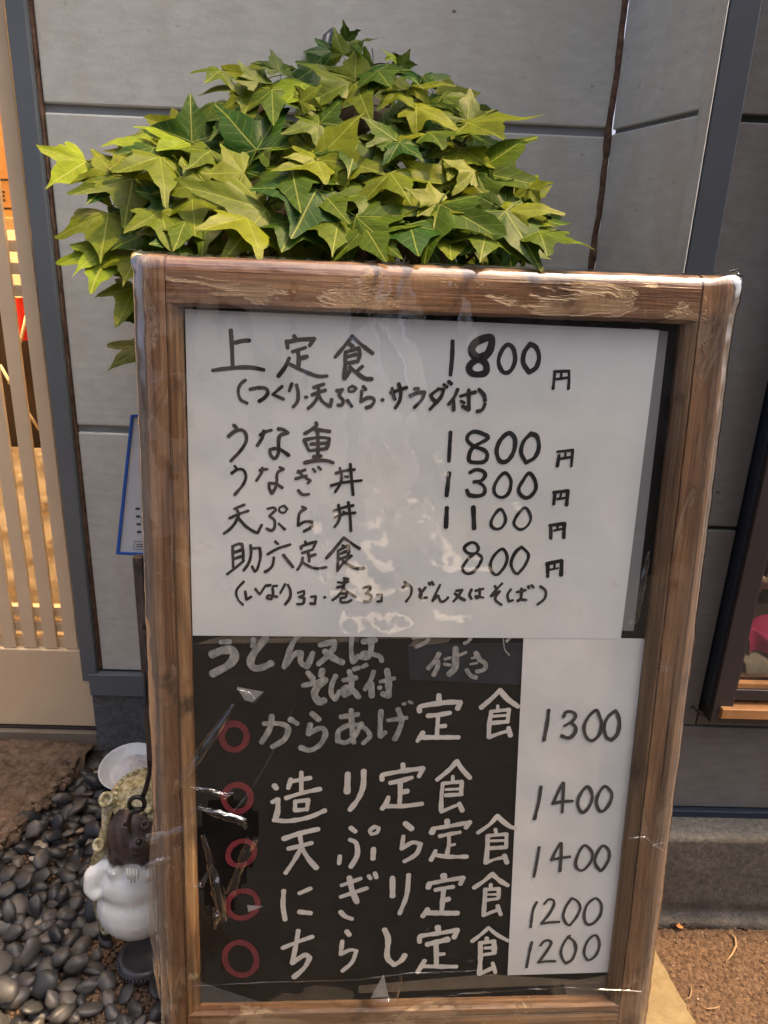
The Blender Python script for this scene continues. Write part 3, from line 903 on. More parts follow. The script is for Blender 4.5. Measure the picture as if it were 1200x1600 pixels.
# ---- handwriting: strokes measured line by line.  '@name x0 y0 scale width'
INK = '''
@menu_line 320 505 4 6.4 K
163,45 170,150 175,275|190,122 240,110 280,108|50,295 120,285 230,276 300,278 370,292
558,80 568,98|512,112 518,155|518,118 580,104 685,98 655,140|548,178 590,165 630,152|582,170 588,220 585,270|590,222 640,208|528,218 505,270 460,330|535,258 600,290 700,330 765,330
922,82 880,135 815,212|922,82 980,135 1050,188|905,130 925,145|885,180 930,165 965,155|965,160 968,200 955,240|890,210 945,195|895,250 950,238|880,180 878,260 872,345 905,300|985,270 945,305|905,275 950,310 1000,345 1045,348
@menu_line 360 590 5.714 5.8 K
135,22 90,60 70,120 90,195 150,228|175,105 250,90 310,95 335,130 310,175 258,210|462,78 380,150 475,192|550,55 525,120|590,65 605,130 600,210 560,262|670,175 684,174
745,88 835,58|730,155 790,130 850,112|785,80 790,130 770,190 735,240 695,275|785,150 820,210 880,255|905,195 892,258|950,118 1005,105 970,155 1005,200 995,245 960,245|1045,205 1085,258|1090,75 1055,95 1060,125 1100,120 1125,95 1090,75 w4
1187,80 1207,105|1173,120 1165,215 1223,180 1273,185 1283,215 1253,255 1213,268
1355,200 1363,198|1428,135 1493,115 1573,88|1443,95 1453,150 1468,195|1503,55 1521,120 1513,200 1473,270|1643,100 1678,98|1608,160 1673,135 1733,130 1713,190 1643,265
1858,100 1788,155|1788,155 1810,195 1850,218|1850,100 1905,105 1875,180 1783,280|1903,60 1933,85|1948,35 1973,55
2028,105 2003,165 1948,238|1993,195 1993,290|2053,165 2123,145 2188,128|2128,110 2128,200 2128,285 2073,255|2058,210 2088,225|2218,105 2263,155 2273,205|2273,235 2248,285 2203,300
@menu_line 345 655 6.316 6 K
130,60 155,85|75,170 130,125 200,105 245,140 250,220 195,310 100,410|390,155 440,125 500,108|425,115 410,180 360,260|570,95 610,100 665,135|665,135 605,150 575,180 570,250 575,300 555,370 520,385 490,345 485,300 530,290 590,300 670,355
940,35 945,60 900,100 830,142|930,100 1000,110 1075,120|825,210 870,310|825,205 920,185 1010,180 1070,190 1060,250 1040,290|890,245 1050,235|880,310 960,300 1040,290|955,120 960,250 958,400|915,370 990,362|830,428 950,405 1060,410 1110,430
@menu_line 345 725 5 4.9 K
108,15 122,30|85,72 130,42 175,45 198,95 175,160 110,238|305,50 335,42 365,40|325,30 318,70 278,130|460,25 490,40|490,40 450,60 438,90 438,140 425,190 398,230 380,190 378,150 430,155 480,185
600,65 660,45|585,115 670,90|605,50 640,90 700,130 680,150|605,205 640,238 690,235|720,38 738,60|762,22 782,42
900,70 970,52 1045,42|862,168 950,145 1100,128|930,30 945,100 930,160 895,215|1012,0 1020,100 1035,240|970,98 990,100
@menu_line 340 780 5 4.9 K
130,75 210,42|95,148 165,115 240,90|150,80 165,120 140,180 100,230 50,268|165,150 220,210 280,250 315,262 345,200|390,75 440,65 455,85 405,130 445,165 445,220 420,245 385,230|478,190 525,235|520,50 485,65 485,95 520,105 545,75 520,50 w4
660,58 688,72 640,110 630,205 680,175 735,175 735,215 675,250|910,90 980,65 1060,48|918,140 990,115 1075,105|945,45 955,130 940,180 915,215|1022,22 1035,130 1042,245|980,100 1000,105
@menu_line 340 835 5 4.9 K
118,90 120,180 122,255|115,95 160,75 190,75 200,140 200,210|130,140 190,120|130,190 190,170|75,310 140,260 205,205|258,110 330,105 335,180 310,270 290,290 270,250|258,85 262,150 245,220 205,280
450,55 475,75|390,155 470,110 570,78|440,180 430,240 400,275 370,292|515,160 550,205 590,255
685,55 690,70|650,95 655,112|650,95 700,75 770,55 750,100|660,145 720,125 745,115|705,130 715,180 715,210|720,170 765,155|665,180 655,225 625,275|660,210 700,240 770,265 850,255
985,25 920,105 850,185|985,25 1040,65 1110,110|975,85 985,90|945,125 1000,95 1025,85 1025,140 1010,175|960,150 1010,130|960,190 1010,172|940,125 942,200 935,285 985,215|1045,165 1010,200|980,205 1040,245 1090,265 1145,262
@menu_line 355 900 4.8 4.3 K
125,42 80,90 68,130 85,180 120,215|135,115 145,175 180,155|212,97 245,138 285,75|290,72 325,68|345,75 375,72|340,90 345,130 330,175 300,165 310,145 375,155|435,60 400,125|455,65 475,110 470,165 435,212
530,125 575,110 575,140 540,155 580,165 570,205 525,210|630,155 665,150 658,205|625,205 660,208|728,158 735,160
875,15 910,22|830,45 870,50 910,40|825,85 880,70|880,30 870,90 840,140 790,180|870,90 910,120 965,155|860,130 895,130 890,155 850,165 855,195 900,195 930,180|1020,90 1060,75 1075,95 1040,130 1080,145 1070,185 1025,190|1125,140 1160,138 1158,185|1125,190 1160,188
@menu_line 620 900 4.8 4.6 K
60,45 75,55|45,85 85,60 110,90 105,140 70,190|170,95 185,140|215,85 175,140 185,165 225,160|240,50 248,65|262,45 275,65|325,65 295,125 268,185|268,185 310,145 330,190 360,185 385,160
445,110 490,105 460,150 425,190|435,130 480,165 510,180|560,100 545,140 560,170|590,110 650,95|620,95 620,150 600,165 590,150 650,160
735,75 745,90|790,55 760,85 705,150|705,150 770,115 745,145 740,180 785,215|855,100 830,140 840,190 870,180|900,120 965,105|935,95 930,165 905,185 930,175 970,180|985,75 990,90|1010,68 1025,85|1075,75 1115,110 1110,165 1055,212
@price 680 510 5.4545 7.2 B
148,125 145,250 130,415|440,95 340,140 310,210 370,270 450,230 480,150 475,100 440,95 w13|370,280 295,330 300,390 360,410 430,390 430,320 370,280 w11|615,155 560,220 540,310 580,390 640,380 680,290 665,190 615,155|810,150 760,220 750,310 800,390 860,350 885,260 860,180 810,150
1020,390 1005,530 w5|1015,385 1140,380 1140,455 1135,530 w5|1030,450 1135,435 w4|1075,390 1072,440 w4
@price 680 665 5.217 6.6 B
125,55 112,290|430,100 340,50 280,65 260,115 310,165 400,200 425,245 395,295 290,295 275,250 310,175 430,100|600,60 530,120 500,210 530,290 590,285 640,210 650,110 600,60|780,65 720,130 700,220 740,300 810,260 845,180 830,90 780,65
1010,240 995,330 w5.5|995,212 1120,200 1110,330 w5|1015,270 1110,255 w4|1062,215 1060,260 w4
@price 680 730 5.4545 5.8 B
118,50 97,240 w7|295,45 350,20 410,35 425,75 390,115 330,125|370,125 420,170 415,225 360,245 290,235 270,195|595,48 535,100 500,180 520,240 580,255 630,210 645,110 595,48|800,50 750,110 710,190 745,250 800,255 855,190 850,110 800,50
1020,225 1010,315 w5.5|1010,215 1130,200 1120,320 w6|1040,270 1110,260 w4|1075,215 1065,260 w4
@price 680 785 5.4545 5.2 B
100,45 92,210 w6.5|325,40 332,220 w7|545,60 490,130 475,190 510,225 565,215 600,150 580,80 545,60|770,45 705,100 670,180 720,230 780,205 815,130 770,45
985,200 985,305 w6|975,195 1100,180 1095,300 w6|1010,240 1080,225 w4|1045,190 1040,230 w4
@price 700 840 6 5.2 B
220,45 165,75 155,110 190,145 250,150 285,110 265,60 220,45|250,150 180,210 135,290 170,335 230,325 290,260 315,190 290,160 250,150|510,105 430,170 395,260 420,330 465,345 530,270 555,180 510,105|690,85 630,140 590,240 620,320 655,340 720,260 755,160 690,85
935,250 935,365 w6|925,245 1065,215 1060,350 w6|955,300 1030,285 w4|1000,235 995,290 w4
@price 830 1095 7.5 5.8 G
205,110 190,250 150,460 w6.3|380,185 410,130 480,130 520,170 490,230 390,295|480,265 520,310 510,380 440,435 355,410|760,110 670,190 620,310 650,430 720,465 800,390 825,270 800,180 760,110|985,115 900,190 855,300 880,420 940,460 1010,390 1035,260 1015,160 985,115
@price 820 1215 7.5 5.2 G
190,105 165,280 115,485|450,60 400,150 330,305|330,300 440,280 560,275|455,65 450,200 440,405|735,105 660,180 620,290 650,390 700,400 770,310 790,200 735,105|940,100 870,180 840,280 870,380 920,390 990,310 1020,190 940,100
@price 820 1305 8 5 G
180,150 155,310 115,520|445,100 390,190 335,310|335,305 440,285 565,268|455,100 455,250 440,450|750,125 680,210 635,350 670,430 740,430 830,320 840,210 750,125|980,130 910,210 875,330 930,430 970,430 1050,300 1050,190 980,130
@price 810 1395 8.57 4.5 G
245,125 195,240 165,460|345,150 400,90 460,95 480,150 420,270 310,410|310,412 420,395 545,388|715,70 640,180 600,310 640,410 690,435 780,320 830,200 790,110 715,70|1020,75 920,160 880,300 910,410 990,415 1090,310 1115,180 1080,100 1020,75
@price 810 1450 8.57 4.5 G
180,190 150,320 110,525|295,235 340,180 400,165 440,200 380,310 270,462|270,460 380,445 495,445|690,100 620,180 570,320 600,430 640,470 720,420 770,290 745,180 660,115|1020,95 930,170 880,310 910,410 960,425 1040,360 1085,240 1070,140 1020,95
@chalk_line 310 975 4 11 S
140,112 195,110 w9|85,190 150,165 215,165 225,205 190,255 90,310 w13|345,95 340,140 w8|420,90 355,170 325,235 350,275 400,270 455,245 w12|630,60 580,140 535,270 w9|535,270 600,190 640,180 640,240 680,265 700,220 715,180 w9
760,130 850,110 845,150 800,205 750,250 w9|790,170 850,215 900,240 w10|960,65 955,160 965,235 1000,200 w8|1030,110 1105,100 w9|1075,50 1080,150 1060,205 1020,205 1040,180 1130,200 1145,230 w9
@chalk_line 460 1035 6.667 9.5 S
140,105 190,165 w9|290,80 280,135 w10|90,240 200,215 320,180 w9|320,180 230,270 210,340 260,410 310,395 w11|430,140 390,230 385,330 425,385 470,300 w8|510,185 640,160 w8|570,90 590,160 590,290 530,345 500,310 540,260 610,290 670,360 w9|620,70 670,55 w8|710,45 750,25 w8
825,95 800,170 735,280 w8|800,220 805,350 w10|895,200 1040,165 w7|965,80 980,200 980,350 920,325 w10|884,262 892,262 w7
@chalk_line 630 980 6 9 S
335,250 300,310 235,385 w8|325,320 320,380 285,445 w8|390,300 440,285 w5|530,260 590,235 w5|490,200 490,330 480,390 430,440 w10|385,345 440,355 w5|680,240 720,310 w9|720,310 770,340 760,395 690,415 w7|640,290 670,285 w4|630,345 690,335 w4|595,400 630,450 680,470 w7|95,95 240,80 225,130 120,185 w6|640,90 615,125 575,150 w6|935,60 950,200 995,262 w2|960,80 1010,90 970,130 w5
@chalk_line 330 1080 3.75 9 S
310,190 400,190 450,215 430,280 360,325|355,145 345,215 295,300|465,165 505,190|590,130 630,165|580,195 570,250 640,215 670,245 640,310 580,345 525,330|760,150 860,135 w8|820,110 825,200 835,300|880,190 840,260 790,300 740,290 750,230 820,195 890,210 930,260 890,305 w8
995,115 990,200 990,265 1020,240 w8|1035,170 1145,155 w7|1095,105 1115,170 1100,230 1075,280|1125,75 1135,72 w6|1160,60 1175,68 w6
@paint_line 640 1065 6.667 8 W
305,140 305,200|105,310 105,265 200,240 400,215 530,215 500,280|190,355 300,345 420,325 w7.5|298,350 290,450 285,550 w7|320,465 370,460 w7.5|140,530 80,620 w7.5|100,580 250,580 510,580 w7.5
940,90 860,170 745,270 w7.5|940,90 1020,180 1130,260|918,250 918,290 w6|850,310 1040,290 w6|1035,290 1020,420 w6|860,360 1010,350 w5|860,430 1020,415 w6|850,310 830,440 825,580 w6.5|825,580 930,540 1020,515 w6|1030,480 1050,560 w7
@paint_line 330 1185 4.615 8.5 W
455,195 470,215 w8|440,315 480,295 480,370 465,430 w8|450,445 560,450 700,425 820,375 w8|575,150 555,215 w7|580,165 715,140 w6.5|650,100 650,230 w7.5|540,285 650,250 785,220 w7.5|605,310 605,375 w7|605,310 700,300 690,370 w7|605,375 690,365 w6|985,110 980,240 w9|1100,90 1095,200 1060,290 1000,370 w9
@paint_line 580 1180 7.06 8 W
350,100 355,160|120,270 125,220 200,200 400,165 570,145 525,235|210,305 330,280 450,245|320,280 320,420 312,530|350,405 400,395 w7.5|190,460 170,520 120,590 w7.5|150,560 350,560 560,535
945,65 860,160 725,270 w7|945,65 1000,150 1090,250|900,230 900,290 w6.5|790,310 1000,290 w6.5|1000,290 990,420 w6.5|820,378 970,370 w4.5|820,440 1000,430 w6|790,310 775,450 770,610 w7|770,625 870,580 970,540 w6|970,530 1005,610 w7.5
@paint_line 330 1275 3.53 8 W
400,125 490,95 590,72|425,180 490,165 555,148 w7.5|490,110 495,170 460,240 410,315 w7.5|500,180 540,240 580,285|710,220 705,262 w7.5|770,65 795,85 w8.5|765,130 800,150 805,215 770,280|895,180 892,235|900,58 875,80 885,100 915,90 925,65 900,58 w6|1070,40 1105,70 w9|1060,110 1050,180 1110,145 1155,155 1130,210 1065,250 w7
@paint_line 660 1265 7.5 7.5 W
290,130 292,190 w8|110,270 130,225 w10|130,220 300,195 560,145 510,210 w7|205,310 320,285 440,265 w6.5|310,290 310,400 290,510 w7|340,415 380,405 w6|155,480 100,590 w7|150,530 300,550 520,550
875,75 790,170 650,270 w6.5|875,75 960,150 1040,205 1090,212 w7|855,230 865,280 w6.5|760,305 980,285 w6|985,285 980,440 w7|800,365 950,360 w5|790,450 980,440 w6.5|765,305 760,450 745,620 w7|745,620 850,580 940,560 w6|960,540 990,620 w8
@paint_line 330 1360 3.636 8.3 W
412,115 408,200 420,280|500,130 565,102 w7|500,235 565,242|740,85 850,45 w7|735,150 885,100 w7|785,40 800,110 828,180|735,235 760,260 800,275|895,30 905,45 w7|930,15 938,40 w7|1030,40 1030,145 w9|1122,25 1110,140 1070,245 w7.5
@paint_line 640 1355 7.06 8 W
375,90 380,125 w11|205,225 215,190 w9|215,180 400,145 590,115 560,185 w7.5|285,250 380,230 480,215 w7.5|375,250 365,360 355,470 w7.5|400,360 430,350|200,460 145,540 w7.5|190,500 350,505 530,505 w9
910,75 820,150 710,225 w6.5|910,75 1000,150 1085,200|895,190 895,230 w6.5|830,245 985,235 w6.5|985,235 980,340 w6|850,300 960,298 w4|850,360 975,345 w6|835,250 825,400 815,530 w7|815,530 900,495 970,470 w6|970,425 1005,520 w7
@paint_line 330 1440 3.636 8 W
405,150 490,115 575,85 w7.5|495,50 480,140 460,235|460,235 530,190 560,205 530,260 470,315|770,55 785,75 w9|745,110 735,185 790,160 825,165 800,230 745,280 w7|985,45 1005,100 1000,200 1040,245 1080,220 1100,190 w8.5
@paint_line 640 1440 7.06 8 W
310,60 320,110 w9|110,225 115,165 200,145 370,120 530,90 490,175 w7.5|195,250 300,225 420,195 w9|290,240 295,350 295,470|330,360 380,355 w6.5|165,430 90,555|140,490 350,495 515,495 w7.5
870,65 800,130 690,215 w6.5|870,65 960,140 1085,210 w6.5|850,180 850,220 w7|775,235 930,215 w7|930,215 935,345 w7.5|830,290 920,285 w5|800,365 940,345 w6.5|780,240 780,400 770,575|770,575 860,535 920,505 w7|915,455 945,560 w6.5
'''

def catmull(P, per):
    if len(P) == 2: 
        n = max(2, int((P[1] - P[0]).length / per))
        return [P[0].lerp(P[1], i / n) for i in range(n + 1)]
    closed = (P[0] - P[-1]).length < 1e-7
    out = []
    for i in range(len(P) - 1):
        p1, p2 = P[i], P[i + 1]
        p0 = P[i - 1] if i > 0 else (P[-2] if closed else p1 * 2 - p2)
        p3 = P[i + 2] if i + 2 < len(P) else (P[1] if closed else p2 * 2 - p1)
        n = max(3, int((p2 - p1).length / per))
        for k in range(n):
            t = k / n
            out.append(.5 * ((2 * p1) + (p2 - p0) * t + (2 * p0 - 5 * p1 + 4 * p2 - p3) * t * t + (3 * p1 - p0 - 3 * p2 + p3) * t ** 3))
    out.append(P[-1])
    return out

rink = random.Random(5)
def ribbon(mb, P, w, depth, seed):
    # P: 2-D points (u, v); splits at sharp corners; every piece gets round ends
    runs = [[P[0]]]
    for i in range(1, len(P)):
        runs[-1].append(P[i])
        if i < len(P) - 1:
            a, b = (P[i] - P[i - 1]).normalized(), (P[i + 1] - P[i]).normalized()
            if a.dot(b) < .15: runs.append([P[i]])
    for run in runs:
        pts = catmull(run, .0022)
        hw0 = w / 2 * (1.04 if rink.random() > .5 else .96)
        n = len(pts); vs = []; fs = []
        L = []
        for i, p in enumerate(pts):
            t = (pts[min(i + 1, n - 1)] - pts[max(i - 1, 0)])
            t = t.normalized() if t.length > 1e-9 else Vector((1, 0))
            nn = Vector((-t.y, t.x))
            hw = hw0 * (1 + fb((p.x * 90, p.y * 90, seed), 1, 3) * .26)
            dd = depth[0] - 6e-6 * i / n
            vs.append((p.x - nn.x * hw, dd, p.y - nn.y * hw)); vs.append((p.x + nn.x * hw, dd, p.y + nn.y * hw))
            L.append((p, t, nn, hw, dd))
        fs = [(2 * i, 2 * i + 2, 2 * i + 3, 2 * i + 1) for i in range(n - 1)]
        for (p, t, nn, hw, dd), sgn, i0 in ((L[0], -1, 0), (L[-1], 1, 2 * n - 2)):
            base = len(vs); K = 6
            for k in range(1, K):
                a = math.pi * k / K
                q = p - nn * (hw * math.cos(a)) + t * (sgn * hw * math.sin(a) * .85)
                vs.append((q.x, dd, q.y))
            fs.append(tuple([i0] + list(range(base, base + K - 1)) + [i0 + 1]))
        mb.add(vs, fs)
        depth[0] -= 1.0e-5

LETTER = {'K': (SD, M_INKB, sheet), 'B': (SD, M_INK, sheet), 'G': (PDp - .00055, M_INKG, strip), 'S': (PD - .0022, M_WASH, panel), 'W': (PD - .0024, M_WHITE, panel)}
blocks = []
for ln in INK.strip().splitlines():
    if ln.startswith('@'):
        nm, x0, y0, sc, w, key = ln[1:].split()
        blocks.append((nm, float(x0), float(y0), float(sc), float(w), key, []))
    else:
        blocks[-1][6].append(ln)
for bi, (nm, x0, y0, sc, w, key, lines) in enumerate(blocks):
    base, mat, par = LETTER[key]
    dep = [base - (.0003 if key in 'KB' else .00015)]
    mb = MB()
    for ln in lines:
        for st in ln.split('|'):
            tok = st.split()
            ww = w
            if tok[-1].startswith('w'):
                ww = float(tok.pop()[1:])
            P = []
            for t in tok:
                a, b = t.split(',')
                P.append(Vector(bl(x0 + float(a) / sc, y0 + float(b) / sc, base)))
            xm, ym = x0 + float(tok[0].split(',')[0]) / sc, y0 + float(tok[0].split(',')[1]) / sc
            mpp = bl(xm + 1, ym, base)[0] - bl(xm, ym, base)[0]
            ribbon(mb, P, ww * mpp, dep, bi)
    part('handwriting' if key in 'KBG' else 'painted_writing', mb, mat, par, local=True)

# the red rings
for k, (cx, cy, rx, ry, tilt, w) in enumerate(((366, 1151, 19.5, 20.5, 0, 10.5), (371, 1247, 21, 21, 0, 9.5), (377, 1333, 22, 18, -.6, 9), (379, 1413, 24, 21, -.4, 9.5), (376, 1498, 24, 25, -.6, 9.5))):
    P = []
    for i in range(13):
        a = 2 * math.pi * i / 12
        x, y = rx * math.cos(a), ry * math.sin(a) * (1.06 if k == 4 else 1)
        P.append(Vector(bl(cx + x * math.cos(tilt) - y * math.sin(tilt), cy + x * math.sin(tilt) + y * math.cos(tilt), PD - .002)))
    P[-1] = P[0].copy()
    mpp = bl(cx + 1, cy, PD)[0] - bl(cx, cy, PD)[0]
    mb = MB()
    ribbon(mb, P, w * mpp, [PD - .0022], k)
    part('red_ring', mb, M_RED, panel, local=True)

# ---- the clear film: front sheet wrapped round the sides and the top
R_ = .010
def film_x(s):                       # across: s in 0..1 -> (u, y) round both side edges
    ul, ur, off = UL - .0022, UR + .0026, -.0022
    arc = R_ * math.pi / 2
    side = TH + .004 - R_
    flat = (ur - ul) - 2 * R_
    Ltot = 2 * side + 2 * arc + flat
    d = s * Ltot
    if d < side: return (ul, TH + .004 - d + off)
    d -= side
    if d < arc:
        a = d / R_
        return (ul + R_ - R_ * math.cos(a), off + R_ - R_ * math.sin(a))
    d -= arc
    if d < flat: return (ul + R_ + d, off)
    d -= flat
    if d < arc:
        a = d / R_
        return (ur - R_ + R_ * math.sin(a), off + R_ - R_ * math.cos(a))
    d -= arc
    return (ur, off + R_ + d)
SS = []
for i in range(15): SS.append(.0 + .13 * i / 14)
for i in range(1, 71): SS.append(.13 + .74 * i / 70)
for i in range(1, 15): SS.append(.87 + .13 * i / 14)
hole = [bl(*p) for p in ((322, 1252), (352, 1240), (398, 1262), (404, 1300), (392, 1350), (372, 1408), (338, 1440), (318, 1400), (306, 1330))]
def in_poly(p, poly):
    c = False
    for i in range(len(poly)):
        (x1, y1), (x2, y2) = poly[i], poly[i - 1]
        if (y1 > p[1]) != (y2 > p[1]) and p[0] < (x2 - x1) * (p[1] - y1) / (y2 - y1) + x1: c = not c
    return c
V0, V1 = .03, VT + .0012
def film_pt(i, b):
    u, y = film_x(SS[i])
    v = V0 + (V1 - V0) * b
    edge = min(abs(u - UL), abs(u - UR))
    inside = min(1, max(0, (edge - .03) / .04))
    w1 = fb((u * 11 + v * 4, v * 9, 2), 1.0) * (.0012 + .0026 * inside)
    rg = 1 - abs(fb((u * 34 + v * 22, v * 10 - u * 8, 6), 1.0, 3)) * 2
    w2 = max(0, rg) ** 3 * (.0010 - .0004 * inside)
    crn = math.exp(-(((u - UR) / .03) ** 2 + ((v - VT) / .03) ** 2)) + .6 * math.exp(-(((u - UL) / .03) ** 2 + ((v - VT) / .03) ** 2))
    bulge = crn * (.002 + fb((u * 60, v * 60, y * 60), 1) * .005)
    s = -1 if u < U0 * 0 else 1
    du = (.0012 * fb((0, v * 20, 3), 1) + .0006 * fb((y * 50, v * 120, 9), 1)) * (1 - inside)
    ny = 1 if y < .004 else .2
    tt = min(1, max(0, (v - (VT - .014)) / .0152))
    rnd_ = .013 * (1 - math.sqrt(max(0, 1 - tt * tt))) if y < .012 else 0
    return Vector((u + du + (bulge if u > 0 else -bulge), y + rnd_ + (w1 * .7 - w2) * ny * (1 - tt) - bulge, v + (bulge * 1.2 if v > VT - .02 else 0)))
NV = 150
mb = MB()
ns = len(SS) - 1
vs = [film_pt(i, j / NV) for j in range(NV + 1) for i in range(ns + 1)]
fs = []
for j in range(NV):
    for i in range(ns):
        u, y = film_x((SS[i] + SS[i + 1]) / 2); v = V0 + (V1 - V0) * (j + .5) / NV
        if y < 0 and in_poly((u + fb((u * 60, v * 60, 0), 1) * .004, v + fb((u * 60, v * 60, 5), 1) * .004), hole): continue
        a = j * (ns + 1) + i
        fs.append((a, a + 1, a + ns + 2, a + ns + 1))
# fold over the top edge
base = len(vs)
K = 7
for k in range(1, K + 1):
    a = min(1, k / 3) * math.pi / 2
    for i in range(ns + 1):
        p = vs[NV * (ns + 1) + i]
        yy = p.y + (TH + .006 - p.y) * max(0, (k - 2) / (K - 2)) if p.y < TH else p.y
        vs.append(Vector((p.x, yy + (.002 * k if k < 3 else .004), p.z + .0006 * math.sin(a) + fb((p.x * 40, k * .7, 1), 1) * .0006)))
for k in range(K):
    r0 = NV * (ns + 1) if k == 0 else base + (k - 1) * (ns + 1)
    r1 = base + k * (ns + 1)
    for i in range(ns):
        fs.append((r0 + i, r0 + i + 1, r1 + i + 1, r1 + i))
mb.add(vs, fs)
film = part('film_wrap', mb, M_FILM, board, local=True, smooth=True)
# torn and twisted bits of film round the hole
def shred(pts, lift, curl, nu=14, nv=26, seed=0, crump=.001):
    # pts: centre line in photo pixels with half-width in px
    C = [(Vector(bl(x, y)), h * .00056, l * .6) for (x, y, h), l in zip(pts, lift)]
    n = len(C) - 1
    def fn(a, b):
        t = b * n; i = min(int(t), n - 1); f = t - i
        p = C[i][0].lerp(C[i + 1][0], f); h = C[i][1] * (1 - f) + C[i + 1][1] * f; l = C[i][2] * (1 - f) + C[i + 1][2] * f
        d = (C[i + 1][0] - C[i][0]).normalized(); nn = Vector((-d.y, d.x))
        s = (a - .5) * 2
        q = p + nn * (h * math.sin(s * 1.35))
        y = -.004 - l - curl * h * math.cos(s * 2.1) + fb((a * 3, b * 9, seed), 1.2, 3) * crump
        return Vector((q.x + fb((a * 4, b * 8, seed + 3), 1) * crump, y, q.y + fb((a * 4, b * 8, seed + 7), 1) * crump))
    return MB().grid(fn, nu, nv)
S_ = [
    shred([(366, 1096, 3), (352, 1120, 9), (330, 1152, 12), (305, 1188, 13), (284, 1215, 12), (272, 1236, 4)], [.002, .006, .008, .008, .006, .001], .9, seed=1, crump=.0012),
    shred([(232, 1308, 12), (262, 1300, 10), (288, 1290, 8), (306, 1258, 2)], [.001, .004, .004, .0], .5, seed=2, crump=.0014),
    shred([(228, 1350, 4), (248, 1342, 9), (268, 1336, 2)], [.002, .004, .002], .5, seed=3, crump=.001),
    shred([(300, 1380, 2), (318, 1376, 7), (334, 1346, 3)], [.001, .006, .001], .8, seed=4, crump=.001),
    shred([(318, 1300, 3), (330, 1340, 7), (338, 1370, 12), (345, 1400, 14), (352, 1432, 9)], [.0, .004, .008, .006, .002], .8, seed=5, crump=.0018),
    shred([(396, 1305, 13), (384, 1330, 11), (372, 1362, 9), (362, 1390, 12)], [.002, .003, .006, .004], .5, seed=6, crump=.0016),
    shred([(310, 1258, 3), (345, 1268, 9), (378, 1278, 10), (386, 1290, 4)], [.001, .004, .004, .002], .5, seed=7, crump=.0014),
    shred([(336, 1410, 4), (340, 1425, 9), (338, 1445, 3)], [.004, .006, .002], .9, seed=8, crump=.0014),
    shred([(462, 1096, 1.0), (425, 1175, 1.4), (392, 1232, 1.2), (366, 1264, 2.5)], [.001, .001, .001, .002], .6, nu=4, nv=40, seed=11, crump=.0004),
    shred([(370, 1074, 2), (388, 1084, 9), (398, 1092, 6), (410, 1080, 1)], [.0, .003, .003, .0], .3, seed=12, crump=.0008),
    shred([(300, 1226, 1), (330, 1232, 6), (352, 1240, 8), (366, 1236, 2)], [.001, .003, .003, .001], .4, seed=13, crump=.001),
    shred([(302, 1536, .8), (420, 1530, 1.2), (560, 1526, 1.0), (640, 1516, 1.4), (760, 1512, 1.0)], [.0008, .001, .0008, .001, .0008], .5, nu=4, nv=60, seed=14, crump=.0005),
    shred([(640, 1556, 1), (760, 1545, 1.6), (880, 1538, 1.2), (1000, 1545, 1.4)], [.001, .001, .001, .001], .5, nu=4, nv=50, seed=15, crump=.0006),
    shred([(978, 1306, 1.0), (1006, 1304, 1.4), (1018, 1316, 1.6), (1040, 1312, 1.2), (1046, 1300, 1)], [.0015, .0015, .002, .002, .001], .6, nu=4, nv=40, seed=16, crump=.0006),
    shred([(1000, 1330, .8), (1018, 1316, 1.3), (1036, 1326, 1.0), (1040, 1342, .8)], [.0015, .002, .0015, .001], .6, nu=4, nv=30, seed=17, crump=.0005),
    shred([(765, 958, .8), (800, 945, 1.4), (850, 926, .8)], [.0012, .0015, .001], .6, nu=4, nv=30, seed=18, crump=.0003),
    shred([(648, 1468, .8), (668, 1446, 1.2), (672, 1470, .8), (664, 1490, .8)], [.0012, .0015, .001, .001], .6, nu=4, nv=30, seed=19, crump=.0004),
    shred([(232, 600, 1), (262, 588, 1.5), (286, 580, 1)], [.001, .0015, .001], .5, nu=4, nv=26, seed=20, crump=.0004),
    shred([(1120, 640, 1), (1112, 690, 1.6), (1118, 730, 1)], [.001, .002, .001], .5, nu=4, nv=26, seed=21, crump=.0005),
    shred([(628, 1512, 1), (622, 1535, 7), (612, 1558, 12), (580, 1562, 2)], [.0, .003, .003, .001], .6, seed=9, crump=.001),
    shred([(1012, 860, 2), (1000, 915, 8), (990, 965, 8), (980, 975, 4)], [.0, .002, .003, .002], .5, seed=10, crump=.001),
]
for s_ in S_:
    part('film_shred', s_, M_FILMX, board, local=True, smooth=True)
# loose flap of film bulging out past the left stile
def flapf(a, b):
    u = UL - .013 * math.sin(math.pi * b) ** .7 * (1 - a) + .016 * a
    v0, v1 = bl(235, 1600)[1], bl(235, 1270)[1]
    return Vector((u, .012 - .019 * a + .003 * fb((a * 3, b * 7, 4), 1), v0 + (v1 - v0) * b))
part('film_flap', MB().grid(flapf, 12, 60), M_FILM, board, local=True, smooth=True)

